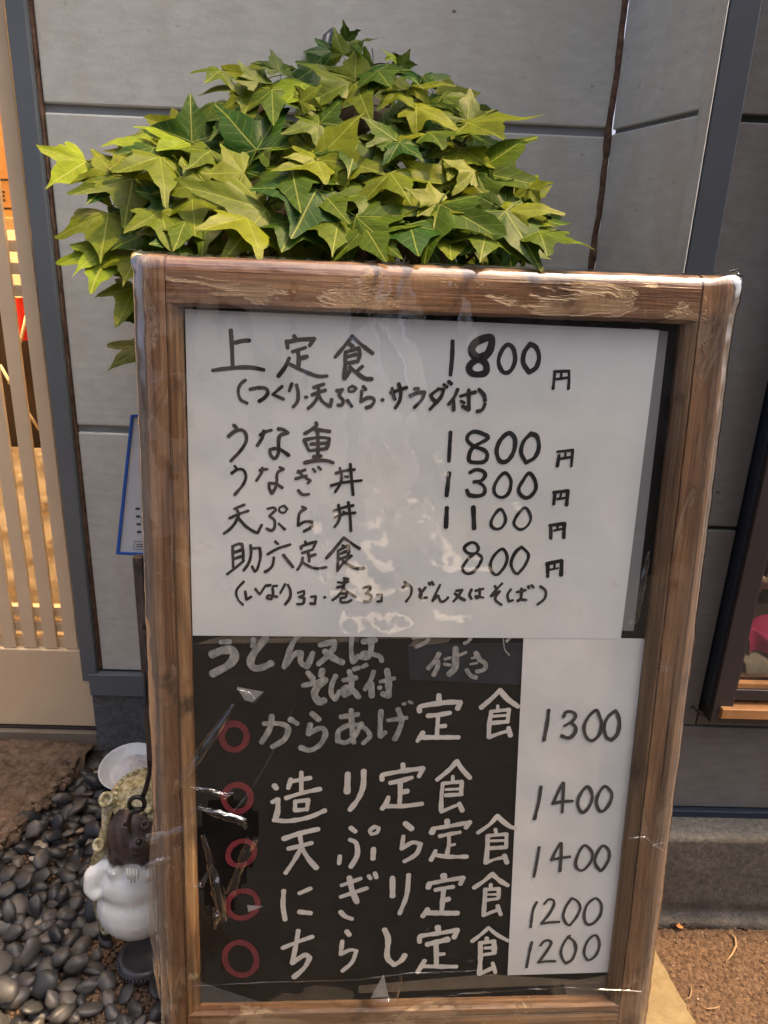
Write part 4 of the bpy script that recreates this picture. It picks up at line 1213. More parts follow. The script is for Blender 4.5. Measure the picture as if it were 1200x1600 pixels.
# ================================================================== IVY
def leaf_mesh(name, mat, seed, long=1.0, side=1.0, fold=.25, droop=.25):
    fold *= 1.25; droop *= .65
    r = random.Random(seed)
    j = lambda v: v * (1 + (r.random() - .5) * .16)
    half = [(0, 1.0 * long), (.035, .91 * long), (.09, .77 * long), (.155, .63 * long), (.205, .52 * long), (.235, .455), (.29, .425), (.40, .435), (.53, .435), (.66 * side, .41), (.75 * side, .385), (.65 * side, .28), (.53 * side, .15),
            (.44, .05), (.425, -.01), (.45, -.07), (.45, -.15), (.385, -.20), (.27, -.18), (.155, -.125), (.065, -.05), (0, -.005)]
    half = [(half[0][0], half[0][1])] + [(j(x), j(y)) for x, y in half[1:-1]] + [half[-1]]
    left = [(-x * (1 + (r.random() - .5) * .2), y * (1 + (r.random() - .5) * .1)) for x, y in half[1:-1]]
    out = half + left[::-1]
    n = len(out)
    veins = [rad(90), rad(32), rad(148), rad(-28), rad(208)]
    c = (0, .04)
    vs = []; uv = []
    ph = r.random() * 6
    def z(x, y):
        rr = math.hypot(x, y); a = math.atan2(y, x)
        dv = min(abs(math.atan2(math.sin(a - v), math.cos(a - v))) for v in veins)
        zz = -fold * abs(x) * .55 + fold * .55 * rr * min(dv, .5)
        zz -= droop * max(0, y) ** 2 * .45 + droop * x * x * .5
        zz += .03 * math.sin(7 * x + ph) * rr + .03 * math.sin(9 * y + ph * 2) * rr
        return zz
    rings = (.36, .7, 1.0)
    vs.append((c[0], c[1], z(*c)))
    for k in rings:
        for x, y in out:
            X, Y = c[0] + (x - c[0]) * k, c[1] + (y - c[1]) * k
            vs.append((X, Y, z(X, Y)))
    fs = [(0, 1 + i, 1 + (i + 1) % n) for i in range(n)]
    for q in range(2):
        for i in range(n):
            i2 = (i + 1) % n
            fs.append((1 + q * n + i, 1 + (q + 1) * n + i, 1 + (q + 1) * n + i2, 1 + q * n + i2))
    fs = [f[::-1] for f in fs]
    nl = len(fs)
    # stalk
    st = MB().tube([(0, 0, -.004), (.01, -.18, -.05), (.0, -.42, -.16)], [.012, .011, .010], 5)
    b0 = len(vs)
    vs += [tuple(p) for p in st.v]
    fs += [tuple(i + b0 for i in f) for f in st.f]
    me = bpy.data.meshes.new(name)
    me.from_pydata(vs, [], fs)
    me.materials.append(mat)
    ul = me.uv_layers.new(name='UVMap')
    for p in me.polygons:
        p.use_smooth = True
        for li in p.loop_indices:
            v = me.vertices[me.loops[li].vertex_index].co
            ul.data[li].uv = (v.x * .5 + .5, v.y * .5 + .25)
    me.update()
    return me
LM = [leaf_mesh('ivy_leaf', M_LEAF, k, 1 + .06 * (k % 3), .85 + .1 * (k % 4), .18 + .09 * (k % 4), .12 + .14 * (k % 3)) for k in range(8)]
M_DEADL = make_leaf('withered_brown_ivy_leaf', (.045, .030, .016), (.14, .095, .055), (.2, .15, .1), .1)
LB = [leaf_mesh('withered_ivy_leaf', M_DEADL, 70 + k, .95, .8, .5, .5) for k in range(2)]
LY = [leaf_mesh('young_ivy_leaf', M_YOUNG, 40 + k, 1.05, .9, .3, .3) for k in range(3)]
IVC = Vector((-.05, .96, 0))
ivy = thing('ivy_plant', 'dense potted ivy with yellow-green pointed leaves rising behind the menu board', 'ivy', IVC)
WMI = WM[ivy].inverted()
rl = random.Random(11)
LEAFN = 0
def leaf(base, tip, hint, mesh, name='leaf', width=1.0):
    d = tip - base; L = d.length; d.normalize()
    n = (hint - d * hint.dot(d)).normalized()
    x = d.cross(n)
    m = Matrix(((x.x * width, d.x, n.x, 0), (x.y * width, d.y, n.y, 0), (x.z * width, d.z, n.z, 0), (0, 0, 0, 1))) 
    M = Matrix.Translation(base) @ m @ Matrix.Scale(L, 4)
    o = bpy.data.objects.new(name, mesh)
    COL.objects.link(o)
    o.parent = ivy
    o.matrix_basis = WMI @ M
    return o
def depth_at(y):                      # front of the leaf mass at a given height in the view
    return .985 - .165 * min(1, max(0, (y - 60) / 300))
# (base x,y, tip x,y, width factor, young)
LEAVES = '''135,252 72,287 1.25 1|179,274 145,230 1.2 0|207,280 196,334 1.1 0|180,275 134,316 1.1 0|170,333 155,402 1.15 0|172,390 141,449 1.1 1|168,384 114,424 .8 1|235,362 175,387 1.1 0|277,374 233,380 1.3 0|325,287 242,296 .8 0
277,314 217,350 .75 0|300,305 304,366 .9 0|272,250 240,294 .8 0|235,217 160,221 .8 1|300,222 297,142 1.0 0|296,224 212,190 .7 1|381,270 313,268 1.1 0|384,268 430,229 .5 0|401,234 341,161 1.1 0|408,236 454,228 .7 0
497,249 564,173 1.25 0|500,250 594,257 .7 0|496,252 510,284 1.4 0|490,248 445,243 .8 0|495,296 455,371 1.15 0|500,298 543,338 .9 0|416,327 360,390 1.25 0|556,338 629,402 .7 0|619,220 566,179 1.2 0|622,222 588,257 1.0 0|624,222 662,247 .9 0|624,216 672,207 .7 0
731,191 851,174 .62 0|731,190 737,137 1.1 0|744,269 827,202 1.0 0|742,268 692,246 .9 0|670,207 746,205 .8 0|650,167 718,191 .7 0|687,319 660,407 1.05 0|690,320 746,333 .9 0|684,318 632,290 .8 0|790,329 847,409 1.0 0|790,328 874,322 .7 0|788,326 744,290 1.0 0
842,362 927,382 .7 0|692,292 635,247 1.0 0|825,295 865,283 .9 0|790,330 738,300 1.0 0|702,362 706,404 1.3 0|542,64 536,32 1.0 0|536,86 522,43 .9 0|555,66 592,57 .9 0|555,126 557,70 1.3 0|555,130 576,176 .9 0|547,130 463,90 .7 0|405,129 306,142 .75 0|404,128 372,93 1.1 0
437,112 426,76 1.2 0|475,130 437,166 .9 1|425,140 427,193 .7 0|500,192 537,149 1.0 0|498,194 446,200 .8 0|520,80 474,79 .6 0|605,100 661,131 .8 0|627,102 641,75 1.1 0|617,90 592,72 .6 1|642,137 703,124 .45 0|622,142 650,168 .9 0|213,400 192,441 1.0 0|212,448 183,496 .8 0|218,498 192,500 .9 0
226,540 168,574 1.0 0|330,235 290,262 .9 0|350,250 372,300 .8 0|250,245 262,300 .8 0|455,260 470,330 .9 0|560,220 545,270 1.0 0|585,300 575,352 1.0 0|640,300 610,350 1.0 0|610,270 640,310 1.1 0|720,230 700,280 .9 0|760,300 800,280 1.0 0|330,330 312,385 1.0 0|460,345 440,392 1.1 0|530,340 520,392 1.1 0|250,330 268,378 .9 0
690,150 720,170 .9 0|660,120 684,140 .8 0|590,110 612,135 1.0 0|470,160 500,130 1.0 0|370,180 330,205 .9 0|345,110 318,128 .8 0|820,340 868,352 .9 0|200,240 172,258 1.0 0|240,230 222,262 .9 0|760,360 752,402 1.1 0|640,350 655,398 1.2 0|570,355 600,398 1.1 0|385,340 410,390 1.1 0|290,345 270,390 1.0 0'''
cnt = 0
for row in LEAVES.replace('\n', '|').split('|'):
    a, b, w, yg = row.split()
    bx_, by_ = map(float, a.split(',')); tx, ty = map(float, b.split(','))
    Yb = depth_at(by_) + (rl.random() - .5) * .02 - .02
    if bx_ < 240: Yb += .03
    dwn = (ty - by_) / 60
    Yt = Yb - .035 * max(-1, min(1, dwn)) - .015 + (rl.random() - .5) * .01
    B, T = at(bx_, by_, Yb), at(tx, ty, Yt)
    toc = (CAM - B).normalized()
    hint = toc * .55 + Vector((0, 0, 1)) * (.62 if yg == '0' else .9) + Vector((rl.random() - .5, rl.random() - .5, rl.random() - .5)) * .5
    ms = rl.choice(LY) if yg == '1' else LM[cnt % 8]
    leaf(B, T, hint, ms, width=float(w) * 1.2)
    cnt += 1
# inner leaves filling the bush
OUT = [(120, 300), (160, 235), (215, 200), (300, 160), (330, 120), (430, 90), (530, 55), (600, 75), (660, 110), (730, 150), (800, 190), (840, 250), (870, 300), (900, 370), (880, 450), (225, 450), (200, 380), (150, 350)]
filled = 0
OUTF = [(510 + (a - 510) * .93, 260 + (b - 260) * .90 + 8) for a, b in OUT]
while filled < 215:
    x, y = 120 + rl.random() * 780, 60 + rl.random() * 390
    if filled > 170: y = 310 + rl.random() * 110
    if not in_poly((x, y), OUTF): continue
    dep = rl.random()
    Yb = depth_at(y) + .030 + dep * (.17 if filled < 170 else .09)
    cx = (x - 510) / 400
    ang = math.atan2(.6 + rl.random() * 1.2 - (.6 if y < 150 else 0), cx * 1.4 + (rl.random() - .5) * 1.4)
    L = 46 + rl.random() * 44
    tx, ty = x + math.cos(ang) * L, y + math.sin(ang) * L * .8
    if not in_poly((tx, ty), OUTF): continue
    B, T = at(x, y, Yb), at(tx, ty, Yb - .03 * math.sin(ang))
    hint = (CAM - B).normalized() * .6 + Vector((0, 0, 1)) * .6 + Vector((rl.random() - .5, rl.random() - .5, rl.random() - .5)) * 1.3
    leaf(B, T, hint, rl.choice(LB) if filled % 13 == 5 else (LM[filled % 8] if rl.random() > .04 else rl.choice(LY)), width=.75 + rl.random() * .4)
    filled += 1
# stems
mb = MB()
core = Vector((-.06, .985, .80))
for k in range(46):
    x, y = 150 + rl.random() * 700, 90 + rl.random() * 310
    if not in_poly((x, y + 0), [(510 + (a - 510) * .8, 250 + (b - 250) * .75) for a, b in OUT]): continue
    e = at(x, y, depth_at(y) + .07)
    m1 = core.lerp(e, .45) + Vector((rl.random() - .5, rl.random() - .5, rl.random())) * .06
    pts = [core + Vector((rl.random() - .5, rl.random() - .5, 0)) * .12, m1, core.lerp(e, .8) + Vector((0, 0, .02)), e]
    mb.tube(pts, [.0035, .003, .0022, .0014], 5)
for pts in ([(240, 330), (214, 390), (212, 450), (219, 520), (224, 580)], [(205, 395), (185, 397), (173, 391)], [(260, 320), (205, 285), (180, 276)], [(200, 262), (160, 262), (136, 252)]):
    mb.tube([at(x, y, .875 + .01 * i) for i, (x, y) in enumerate(pts)], .0016, 6)
part('stems', mb, M_STEM, ivy, smooth=True)
M_POT = plain('dark_brown_planter', (.05, .032, .024), .6, .4, .3, 20)
part('planter', MB().lathe([(.001, .0), (.10, 0), (.12, .05), (.125, .60), (.135, .64), (.135, .67), (.12, .67), (.115, .62), (.001, .62)], (-.05, .99, 0), 32), M_POT, ivy, smooth=True)
part('potting_soil', MB().lathe([(.001, .64), (.06, .638), (.118, .63)], (-.05, .99, 0), 24), M_SOIL, ivy, smooth=True)
# small dark hose end seen behind the top of the ivy
hc = at(514, 66, 1.05)
solo('hose_end', MB().tube([at(520, 52, 1.06), at(511, 60, 1.05), at(508, 70, 1.045), at(516, 84, 1.04)], .006, 10), M_NAVY, 'dark curved hose end peeking out behind the topmost ivy leaves', 'hose', loc=hc, smooth=True)

# ================================================================== SMALL THINGS ON THE LEFT
# ---- ceramic tanuki
TX = atz(205, 1497, BED + .01)
TY = TX.y + .012
tk = thing('tanuki_figurine', 'glazed ceramic tanuki with white belly and straw hat half behind the board', 'figurine', (TX.x, TY, BED))
def atT(x, y, dy=0): return at(x, y, TY + dy)
bel = atT(208, 1400)
M_TAN = Mat('glazed_white_and_brown_ceramic', .16, .5, .2)
if True:
    co = M_TAN.coord()
    sepn = M_TAN.n.new('ShaderNodeSeparateXYZ'); M_TAN.link(M_TAN.tc.outputs['Object'], sepn.inputs[0])
    zneck = atT(200, 1336).z - BED
    h = M_TAN.math('ADD', sepn.outputs[2], M_TAN.math('MULTIPLY', M_TAN.math('SUBTRACT', M_TAN.noise(M_TAN.coord(scale=(1, 1, .35)), 160, 4), .5), .012))
    k = M_TAN.ramp(M_TAN.math('MULTIPLY', M_TAN.math('SUBTRACT', h, zneck - .003), 150.0, clamp=True), [(0, 0), (1, 1)])
    br = M_TAN.ramp(M_TAN.noise(M_TAN.coord(scale=(1, 1, .25)), 220, 4), [(.36, (.026, .017, .016)), (.64, (.085, .058, .054))])
    wh = M_TAN.ramp(M_TAN.noise(co, 35, 4), [(.36, (.70, .72, .68)), (.64, (.80, .81, .78))])
    M_TAN.color(M_TAN.mix(k, wh, br))
    M_TAN.rough(M_TAN.math('ADD', .15, M_TAN.math('MULTIPLY', k, .35)))
    M_TAN.link(M_TAN.math('MULTIPLY', M_TAN.math('SUBTRACT', 1.0, k), .25), M_TAN.b.inputs['Coat Weight'])
    M_TAN.bump(M_TAN.noise(M_TAN.coord(scale=(1, 1, .22)), 190, 4), .35, .002)
M_TAN = M_TAN.m
def blob(mb, c, r, n=16, m=10, tilt=None):
    c = Vector(c); rx, ry, rz = r if isinstance(r, tuple) else (r, r, r)
    vs = []
    for j in range(m + 1):
        th = math.pi * j / m
        for i in range(n):
            a = 2 * math.pi * i / n
            p = Vector((rx * math.sin(th) * math.cos(a), ry * math.sin(th) * math.sin(a), rz * math.cos(th)))
            if tilt: p.rotate(tilt)
            vs.append(c + p)
    fs = [(j * n + i, (j + 1) * n + i, (j + 1) * n + (i + 1) % n, j * n + (i + 1) % n) for j in range(m) for i in range(n)]
    return mb.add(vs, fs)
mpp = (at(206, 1400, TY) - at(205, 1400, TY)).length       # metres per photo pixel at the figurine
from mathutils import Euler
mb = MB()
blob(mb, atT(212, 1410), (60 * mpp, 52 * mpp, 57 * mpp))               # belly
blob(mb, atT(208, 1374), (51 * mpp, 44 * mpp, 44 * mpp))               # chest
blob(mb, atT(180, 1362, -.018), (13 * mpp, 10 * mpp, 13 * mpp))        # breasts
blob(mb, atT(232, 1364, -.018), (13 * mpp, 10 * mpp, 13 * mpp))
blob(mb, atT(210, 1302), (40 * mpp, 37 * mpp, 48 * mpp))
blob(mb, atT(190, 1334, -.004), (22 * mpp, 20 * mpp, 16 * mpp)); blob(mb, atT(230, 1334, -.004), (22 * mpp, 20 * mpp, 16 * mpp))   # neck fur               # head
blob(mb, atT(216, 1318, -.024), (15 * mpp, 16 * mpp, 12 * mpp))        # muzzle
blob(mb, atT(190, 1312, -.006), (16 * mpp, 14 * mpp, 18 * mpp))        # cheeks
blob(mb, atT(232, 1312, -.006), (16 * mpp, 14 * mpp, 18 * mpp))
mb.tube([atT(182, 1348), atT(160, 1352, -.004), atT(144, 1368, -.012), atT(142, 1390, -.018), atT(152, 1406, -.026)], [15 * mpp, 15 * mpp, 14 * mpp, 12 * mpp, 7 * mpp], 12)   # arms
mb.tube([atT(244, 1348), atT(262, 1360, -.006), atT(270, 1380, -.012)], [15 * mpp, 14 * mpp, 13 * mpp], 12)
blob(mb, atT(272, 1390, -.014), (15 * mpp, 13 * mpp, 16 * mpp))
blob(mb, atT(188, 1262, .01), (9 * mpp, 6 * mpp, 9 * mpp)); blob(mb, atT(238, 1262, .01), (9 * mpp, 6 * mpp, 9 * mpp))    # ears
blob(mb, atT(212, 1448, -.036), (9 * mpp, 8 * mpp, 11 * mpp))
body = part('body', mb, M_TAN, tk, smooth=True)
rm = body.modifiers.new('remesh', 'REMESH'); rm.mode = 'VOXEL'; rm.voxel_size = .0022; rm.use_smooth_shade = True
sm_ = body.modifiers.new('smooth', 'SMOOTH'); sm_.iterations = 22; sm_.factor = .5
M_OLIVE = Mat('olive_yellow_glaze', .22, .5, .3)
cc = M_OLIVE.noise(M_OLIVE.coord(), 120, 5, .7)
M_OLIVE.color(M_OLIVE.ramp(cc, [(.36, (.15, .125, .05)), (.5, (.36, .32, .17)), (.62, (.56, .52, .35))])); M_OLIVE.bump(cc, .4, .002)
M_OLIVE = M_OLIVE.m
# straw hat pushed to the back of the head
hatc = atT(228, 1238, .034)
hax = Vector((.05, -.12, 1)).normalized()
mb = MB().lathe([(.0001, 24 * mpp), (12 * mpp, 22 * mpp), (30 * mpp, 12 * mpp), (48 * mpp, 1 * mpp), (54 * mpp, -3 * mpp), (54 * mpp, -6 * mpp), (46 * mpp, -3 * mpp), (24 * mpp, 5 * mpp), (.0001, 8 * mpp)], hatc, 36, hax)
hat = part('hat', mb, M_OLIVE, tk, smooth=True)
a_ = (Vector((1, 0, 0)) - hax * hax.x).normalized(); b_ = hax.cross(a_)
for i in range(26):
    ang = 2 * math.pi * i / 26
    c = hatc + (a_ * math.cos(ang) + b_ * math.sin(ang)) * 43 * mpp + hax * 5.5 * mpp
    part('hat_scallop', blob(MB(), c, (5.2 * mpp, 5.2 * mpp, 3.2 * mpp), 8, 5), M_OLIVE, hat, smooth=True)
M_EYE = plain('pale_glaze', (.56, .54, .47), .2, .5, .1, 50)
M_BLK = plain('black_glaze', (.01, .008, .008), .12, .5, .1, 50)
M_GLAZE = plain('white_ceramic_glaze', (.74, .76, .72), .16, .5, .05, 30, .02, .001, .3)
M_RING = plain('brown_grey_glaze', (.15, .11, .10), .3)
for ex in (196, 226):
    c = atT(ex, 1288, -.0265)
    d = (CAM - c).normalized()
    e = part('eye', MB().lathe([(4.2 * mpp, -.001), (5.4 * mpp, .0012), (4.2 * mpp, .002), (3.4 * mpp, .001)], c, 16, d), M_RING, tk, smooth=True)
    part('pupil', blob(MB(), c - d * .0004, 3.2 * mpp, 10, 8), M_BLK, e, smooth=True)
part('nose', blob(MB(), atT(217, 1316, -.0405), 5 * mpp, 10, 8), M_BLK, tk, smooth=True)
for nx, ny in ((178, 1366), (232, 1368)):
    part('nipple', blob(MB(), atT(nx, ny, -.034), 3 * mpp, 8, 6), M_GLAZE, tk, smooth=True)
for i, fx in enumerate((199, 204, 209, 214)):
    part('chest_tuft', MB().tube([atT(fx, 1356, -.034), atT(fx + .5, 1368, -.039), atT(fx + 1.5, 1382 - abs(i - 1.5) * 5, -.042)], [2.6 * mpp, 2.8 * mpp, .8 * mpp], 7), M_EYE, tk, smooth=True)
# cut branch with three open ends down its left side
def stub(px, py, dy, r, axis, hgt):
    c = atT(px, py, dy)
    return MB().lathe([(r * .62, -hgt), (r * .78, -hgt * .2), (r, 0), (r * .98, .002), (r * .62, .0022), (r * .55, -.006), (.0001, -.007)], c, 20, axis)
br = part('branch', MB().tube([atT(168, 1256, .004), atT(166, 1290, .004), atT(160, 1318, 0), atT(150, 1345, -.004), atT(150, 1400, -.004), atT(158, 1430, -.002), atT(166, 1452, 0)], [8 * mpp, 7 * mpp, 9 * mpp, 8 * mpp, 7 * mpp, 8 * mpp, 10 * mpp], 12), M_OLIVE, tk, smooth=True)
part('branch_end', stub(166, 1249, .0, 11.5 * mpp, (-.15, -.55, .8), .02), M_OLIVE, br, smooth=True)
part('branch_end', stub(154, 1320, -.008, 10 * mpp, (-.35, -.7, .6), .016), M_OLIVE, br, smooth=True)
part('branch_end', stub(164, 1452, -.012, 9 * mpp, (-.5, -.85, .15), .02), M_OLIVE, br, smooth=True)
# dark round ridged base
M_DGL = plain('dark_grey_glaze', (.060, .056, .058), .3, .5, .3, 60, .2, .001, .2)
bc = atT(226, 1486, -.012); bc.z = BED + .004
base_ = part('base', MB().lathe([(.0001, 0), (40 * mpp, 0), (43 * mpp, .004), (41 * mpp, .008), (42 * mpp, .012), (38 * mpp, .016), (34 * mpp, .017), (30 * mpp, .013), (.0001, .012)], bc, 36), M_DGL, tk, smooth=True)
for i in range(44):
    ang = 2 * math.pi * i / 44
    p = bc + Vector((math.cos(ang) * 42.5 * mpp, math.sin(ang) * 42.5 * mpp, .002))
    part('ridge', MB().tube([p, p + Vector((0, 0, .009))], 1.6 * mpp, 5), M_DGL, base_, smooth=True)

# ---- white dish with a mound of salt
dc = atz(206, 1212, BED + .03)
M_PORC = plain('white_porcelain', (.66, .68, .68), .18, .5, .06, 20, .02, .001, .3)
dish = thing('salt_dish', 'white porcelain dish heaped with salt on the dark pebbles', 'dish', dc)
R = 47 * (at(206, 1212, dc.y) - at(205, 1212, dc.y)).length
tilt = Vector((-.02, -.18, 1)).normalized()
part('bowl', MB().lathe([(.0001, 0), (R * .5, 0), (R * .72, .008), (R, .024), (R * .985, .0265), (R * .92, .023), (R * .6, .009), (.0001, .006)], dc, 40, tilt), M_PORC, dish, smooth=True)
M_SALT = make_stone('coarse_white_salt', (.66, .63, .62), (.80, .78, .77), 260, .5, .002)
mb = MB()
def saltf(a, b):
    ang = a * 2 * math.pi; rr = b * R * .80
    hgt = .024 * (1 - b ** 1.7) + .008 + fb((math.cos(ang) * b * 3, math.sin(ang) * b * 3, 1), 2) * .003
    ax = tilt; a1 = (Vector((1, 0, 0)) - ax * ax.x).normalized(); b1 = ax.cross(a1)
    return dc + ax * hgt + a1 * (math.cos(ang) * rr + .004) + b1 * (math.sin(ang) * rr)
part('salt_mound', mb.grid(saltf, 40, 12), M_SALT, dish, smooth=True)

# ---- iron stay with ring and hook at the board's left side
M_IRON = plain('black_wrought_iron', (.012, .011, .011), .4, .5, .3, 60, .2)
YH = .70
ah = lambda x, y, dy=0: at(x, y, YH + dy)
hook = thing('iron_hook', 'black iron rod with ring and hook hanging at the left stile', 'hook', ah(215, 1330))
mb = MB().tube([ah(224, 1052, .02), ah(231, 1150, .012), ah(234, 1205, .006), ah(228, 1232), ah(222, 1248)], [.0022, .0024, .0028, .0030, .0030], 10)
part('rod', mb, M_IRON, hook, smooth=True)
mb = MB().tube([ah(214 + 12 * math.cos(t), 1256 + 11 * math.sin(t), .004 * math.sin(t)) for t in [i * 2 * math.pi / 18 for i in range(19)]], .0028, 10)
part('ring', mb, M_IRON, hook, smooth=True)
mb = MB().tube([ah(224, 1264, -.004), ah(212, 1266, -.006), ah(204, 1272, -.006), ah(201, 1285, -.004), ah(202, 1298, -.002), ah(204, 1303)], [.0028, .003, .003, .0028, .0026, .0018], 10)
part('hook_end', mb, M_IRON, hook, smooth=True)
# dark batten leaning along the left edge behind the stile
YT = .735
ba, bb_ = at(214, 872, YT + .03), at(236, 1190, YT - .04)
mb = MB()
w_ = .0055
mb.add([ba + Vector((-w_, 0, 0)), ba + Vector((w_, 0, 0)), bb_ + Vector((w_ * .6, 0, 0)), bb_ + Vector((-w_ * .6, 0, 0)),
        ba + Vector((-w_, .012, 0)), ba + Vector((w_, .012, 0)), bb_ + Vector((w_ * .6, .012, 0)), bb_ + Vector((-w_ * .6, .012, 0))],
       [(0, 3, 2, 1), (4, 5, 6, 7), (0, 1, 5, 4), (1, 2, 6, 5), (2, 3, 7, 6), (3, 0, 4, 7)])
solo('wooden_batten', mb, M_WOODOLD, 'thin dark weathered batten standing just behind the left stile', 'batten', loc=bb_, bevel=.001)

# ---- blue framed notice hanging behind the left stile
M_BLUE = plain('bright_blue_plastic', (.015, .10, .42), .35, .5, .08, 10)
YK = .86
c4 = [at(x, y, YK + dy) for x, y, dy in ((205, 648, .03), (330, 640, .03), (316, 872, -.01), (182, 866, -.01))]
nt = thing('blue_framed_notice', 'white notice in a blue plastic frame peeking out left of the board', 'notice', c4[3])
nx_ = (c4[1] - c4[0]).cross(c4[3] - c4[0]).normalized()
if nx_.dot(CAM - c4[0]) < 0: nx_ = -nx_
def q4(a, b, o=0):
    return c4[0] * (1 - a) * (1 - b) + c4[1] * a * (1 - b) + c4[2] * a * b + c4[3] * (1 - a) * b + nx_ * o
rim = [(0, 0), (1, 0), (1, 1), (0, 1)]
mb = MB()
for (a0_, b0_, a1_, b1_) in ((0, 0, .035, 1), (.965, 0, 1, 1), (.035, 0, .965, .02), (.035, .98, .965, 1)):
    P = [q4(a0_, b0_, .003), q4(a1_, b0_, .003), q4(a1_, b1_, .003), q4(a0_, b1_, .003), q4(a0_, b0_, -.002), q4(a1_, b0_, -.002), q4(a1_, b1_, -.002), q4(a0_, b1_, -.002)]
    mb.add(P, [(0, 1, 2, 3), (7, 6, 5, 4), (0, 4, 5, 1), (1, 5, 6, 2), (2, 6, 7, 3), (3, 7, 4, 0)])
part('rim', mb, M_BLUE, nt, bevel=.0006)
mb = MB().add([q4(.035, .02), q4(.965, .02), q4(.965, .98), q4(.035, .98), q4(.035, .02, -.0018), q4(.965, .02, -.0018), q4(.965, .98, -.0018), q4(.035, .98, -.0018)], [(0, 1, 2, 3), (7, 6, 5, 4)])
part('paper', mb, M_PAPER2, nt)
mb = MB()
def bar(a0_, b0_, a1_, b1_, k): mb.add([q4(a0_, b0_, k), q4(a1_, b0_, k), q4(a1_, b1_, k), q4(a0_, b1_, k)], [(0, 1, 2, 3)])
bar(.30, .50, .8, .63, .0006)
for i in range(4): bar(.17 + .015 * i, .66 + .055 * i, .22 + .015 * i, .675 + .055 * i, .0007)
bar(.19, .90, .42, .903, .0007); bar(.19, .955, .42, .958, .0007); bar(.19, .904, .195, .954, .0007)
bar(.22, .918, .40, .924, .0007); bar(.22, .935, .40, .941, .0007)
part('print', mb, M_INKG, nt)

# ---- pebbles
def pebble_mesh(name, mat, seed):
    bm = bmesh.new()
    bmesh.ops.create_icosphere(bm, subdivisions=3, radius=1.0)
    r = random.Random(seed)
    off = Vector((r.random() * 50, r.random() * 50, r.random() * 50))
    ex, ey, ez = 1.0, .58 + r.random() * .34, .38 + r.random() * .28
    for v in bm.verts:
        p = v.co
        k = 1 + noise.noise(p * .9 + off) * .30 + noise.noise(p * 2.2 + off) * .10
        v.co = Vector((p.x * ex * k, p.y * ey * k, p.z * ez * k))
    me = bpy.data.meshes.new(name)
    bm.to_mesh(me); bm.free()
    me.materials.append(mat)
    me.polygons.foreach_set('use_smooth', [True] * len(me.polygons))
    return me
PM = [pebble_mesh('pebble', M_PEB, k) for k in range(14)]
PT = [pebble_mesh('tan_pebble', M_PEBT, 30 + k) for k in range(4)]
rp = random.Random(21)
placed = []
def clear_of(x, y, r):
    if math.hypot(x - TX.x, (y - TY)) < .042 + r * .4: return False
    if (x - bc.x) ** 2 + (y - bc.y) ** 2 < (43 * mpp + r * .8) ** 2: return False
    if math.hypot(x - dc.x, y - dc.y) < R * .98 + r * .2: return False
    if y > 1.155 or y > apron_edge(max(x, -.9)) - r * .2 and x < at(150, 1175, YL).x + .02: return False
    return x < XK - .008
bare = atz(205, 1550, BED)
tries = 0
while len(placed) < 245 and tries < 60000:
    tries += 1
    px_, py_ = rp.uniform(-20, 250), rp.uniform(1165, 1625)
    g = atz(px_, py_, BED + .012)
    r = rp.triangular(.0095, .0190, .0132) * (1.0 if g.y < .9 else .95)
    if rp.random() < .05 and sum(1 for q in placed if q[2] < .0094) < 30: r = rp.uniform(.006, .0093)
    elif tries > 9000: r = rp.uniform(.0095, .0135)
    if not clear_of(g.x, g.y, r): continue
    if ((g.x - bare.x) / .045) ** 2 + ((g.y - bare.y) / .075) ** 2 < 1 and rp.random() < .93: continue
    ok = True
    for (x, y, rr, z) in placed:
        if (x - g.x) ** 2 + (y - g.y) ** 2 < (.72 * (r + rr)) ** 2: ok = False; break
    if not ok: continue
    placed.append((g.x, g.y, r, BED))
first = len(placed)
# second layer resting in the gaps
tries = 0
while len(placed) < min(300, first + 70) and tries < 8000:
    tries += 1
    g = atz(rp.uniform(-20, 255), rp.uniform(1190, 1640), BED + .03)
    r = rp.uniform(.0110, .0175)
    if not clear_of(g.x, g.y, r) or ((g.x - bare.x) / .07) ** 2 + ((g.y - bare.y) / .11) ** 2 < 1: continue
    if any(z > BED and (x - g.x) ** 2 + (y - g.y) ** 2 < (.85 * (r + rr)) ** 2 for (x, y, rr, z) in placed): continue
    placed.append((g.x, g.y, r, BED + .017))
for i, (x, y, r, z) in enumerate(placed):
    tan = r < .0094
    me = rp.choice(PT) if tan else rp.choice(PM)
    o = bpy.data.objects.new('pebble', me)
    COL.objects.link(o)
    o.location = (x, y, z + r * (.38 if z == BED else .42))
    up = z > BED
    o.rotation_euler = (rp.gauss(0, .32 if not up else .45), rp.gauss(0, .32 if not up else .45), rp.random() * 6.3)
    o.scale = (r * 1.12,) * 3
    wh_ = 'near the white dish' if y > 1.0 else ('along the mortar edge' if x < -.50 and y > .86 else ('left of the tanuki' if y > .70 else ('in the lower left corner' if x < -.36 else 'in front of the tanuki')))
    if tan: setp(o, 'small pale tan pebble among the dark ones ' + wh_, 'pebble', 'pale pebbles ' + wh_)
    elif up: setp(o, 'dark grey river pebble lying on top of others ' + wh_, 'pebble', 'upper dark pebbles ' + wh_)
    else: setp(o, 'dark grey river pebble bedded in the soil ' + wh_, 'pebble', 'dark pebbles ' + wh_)
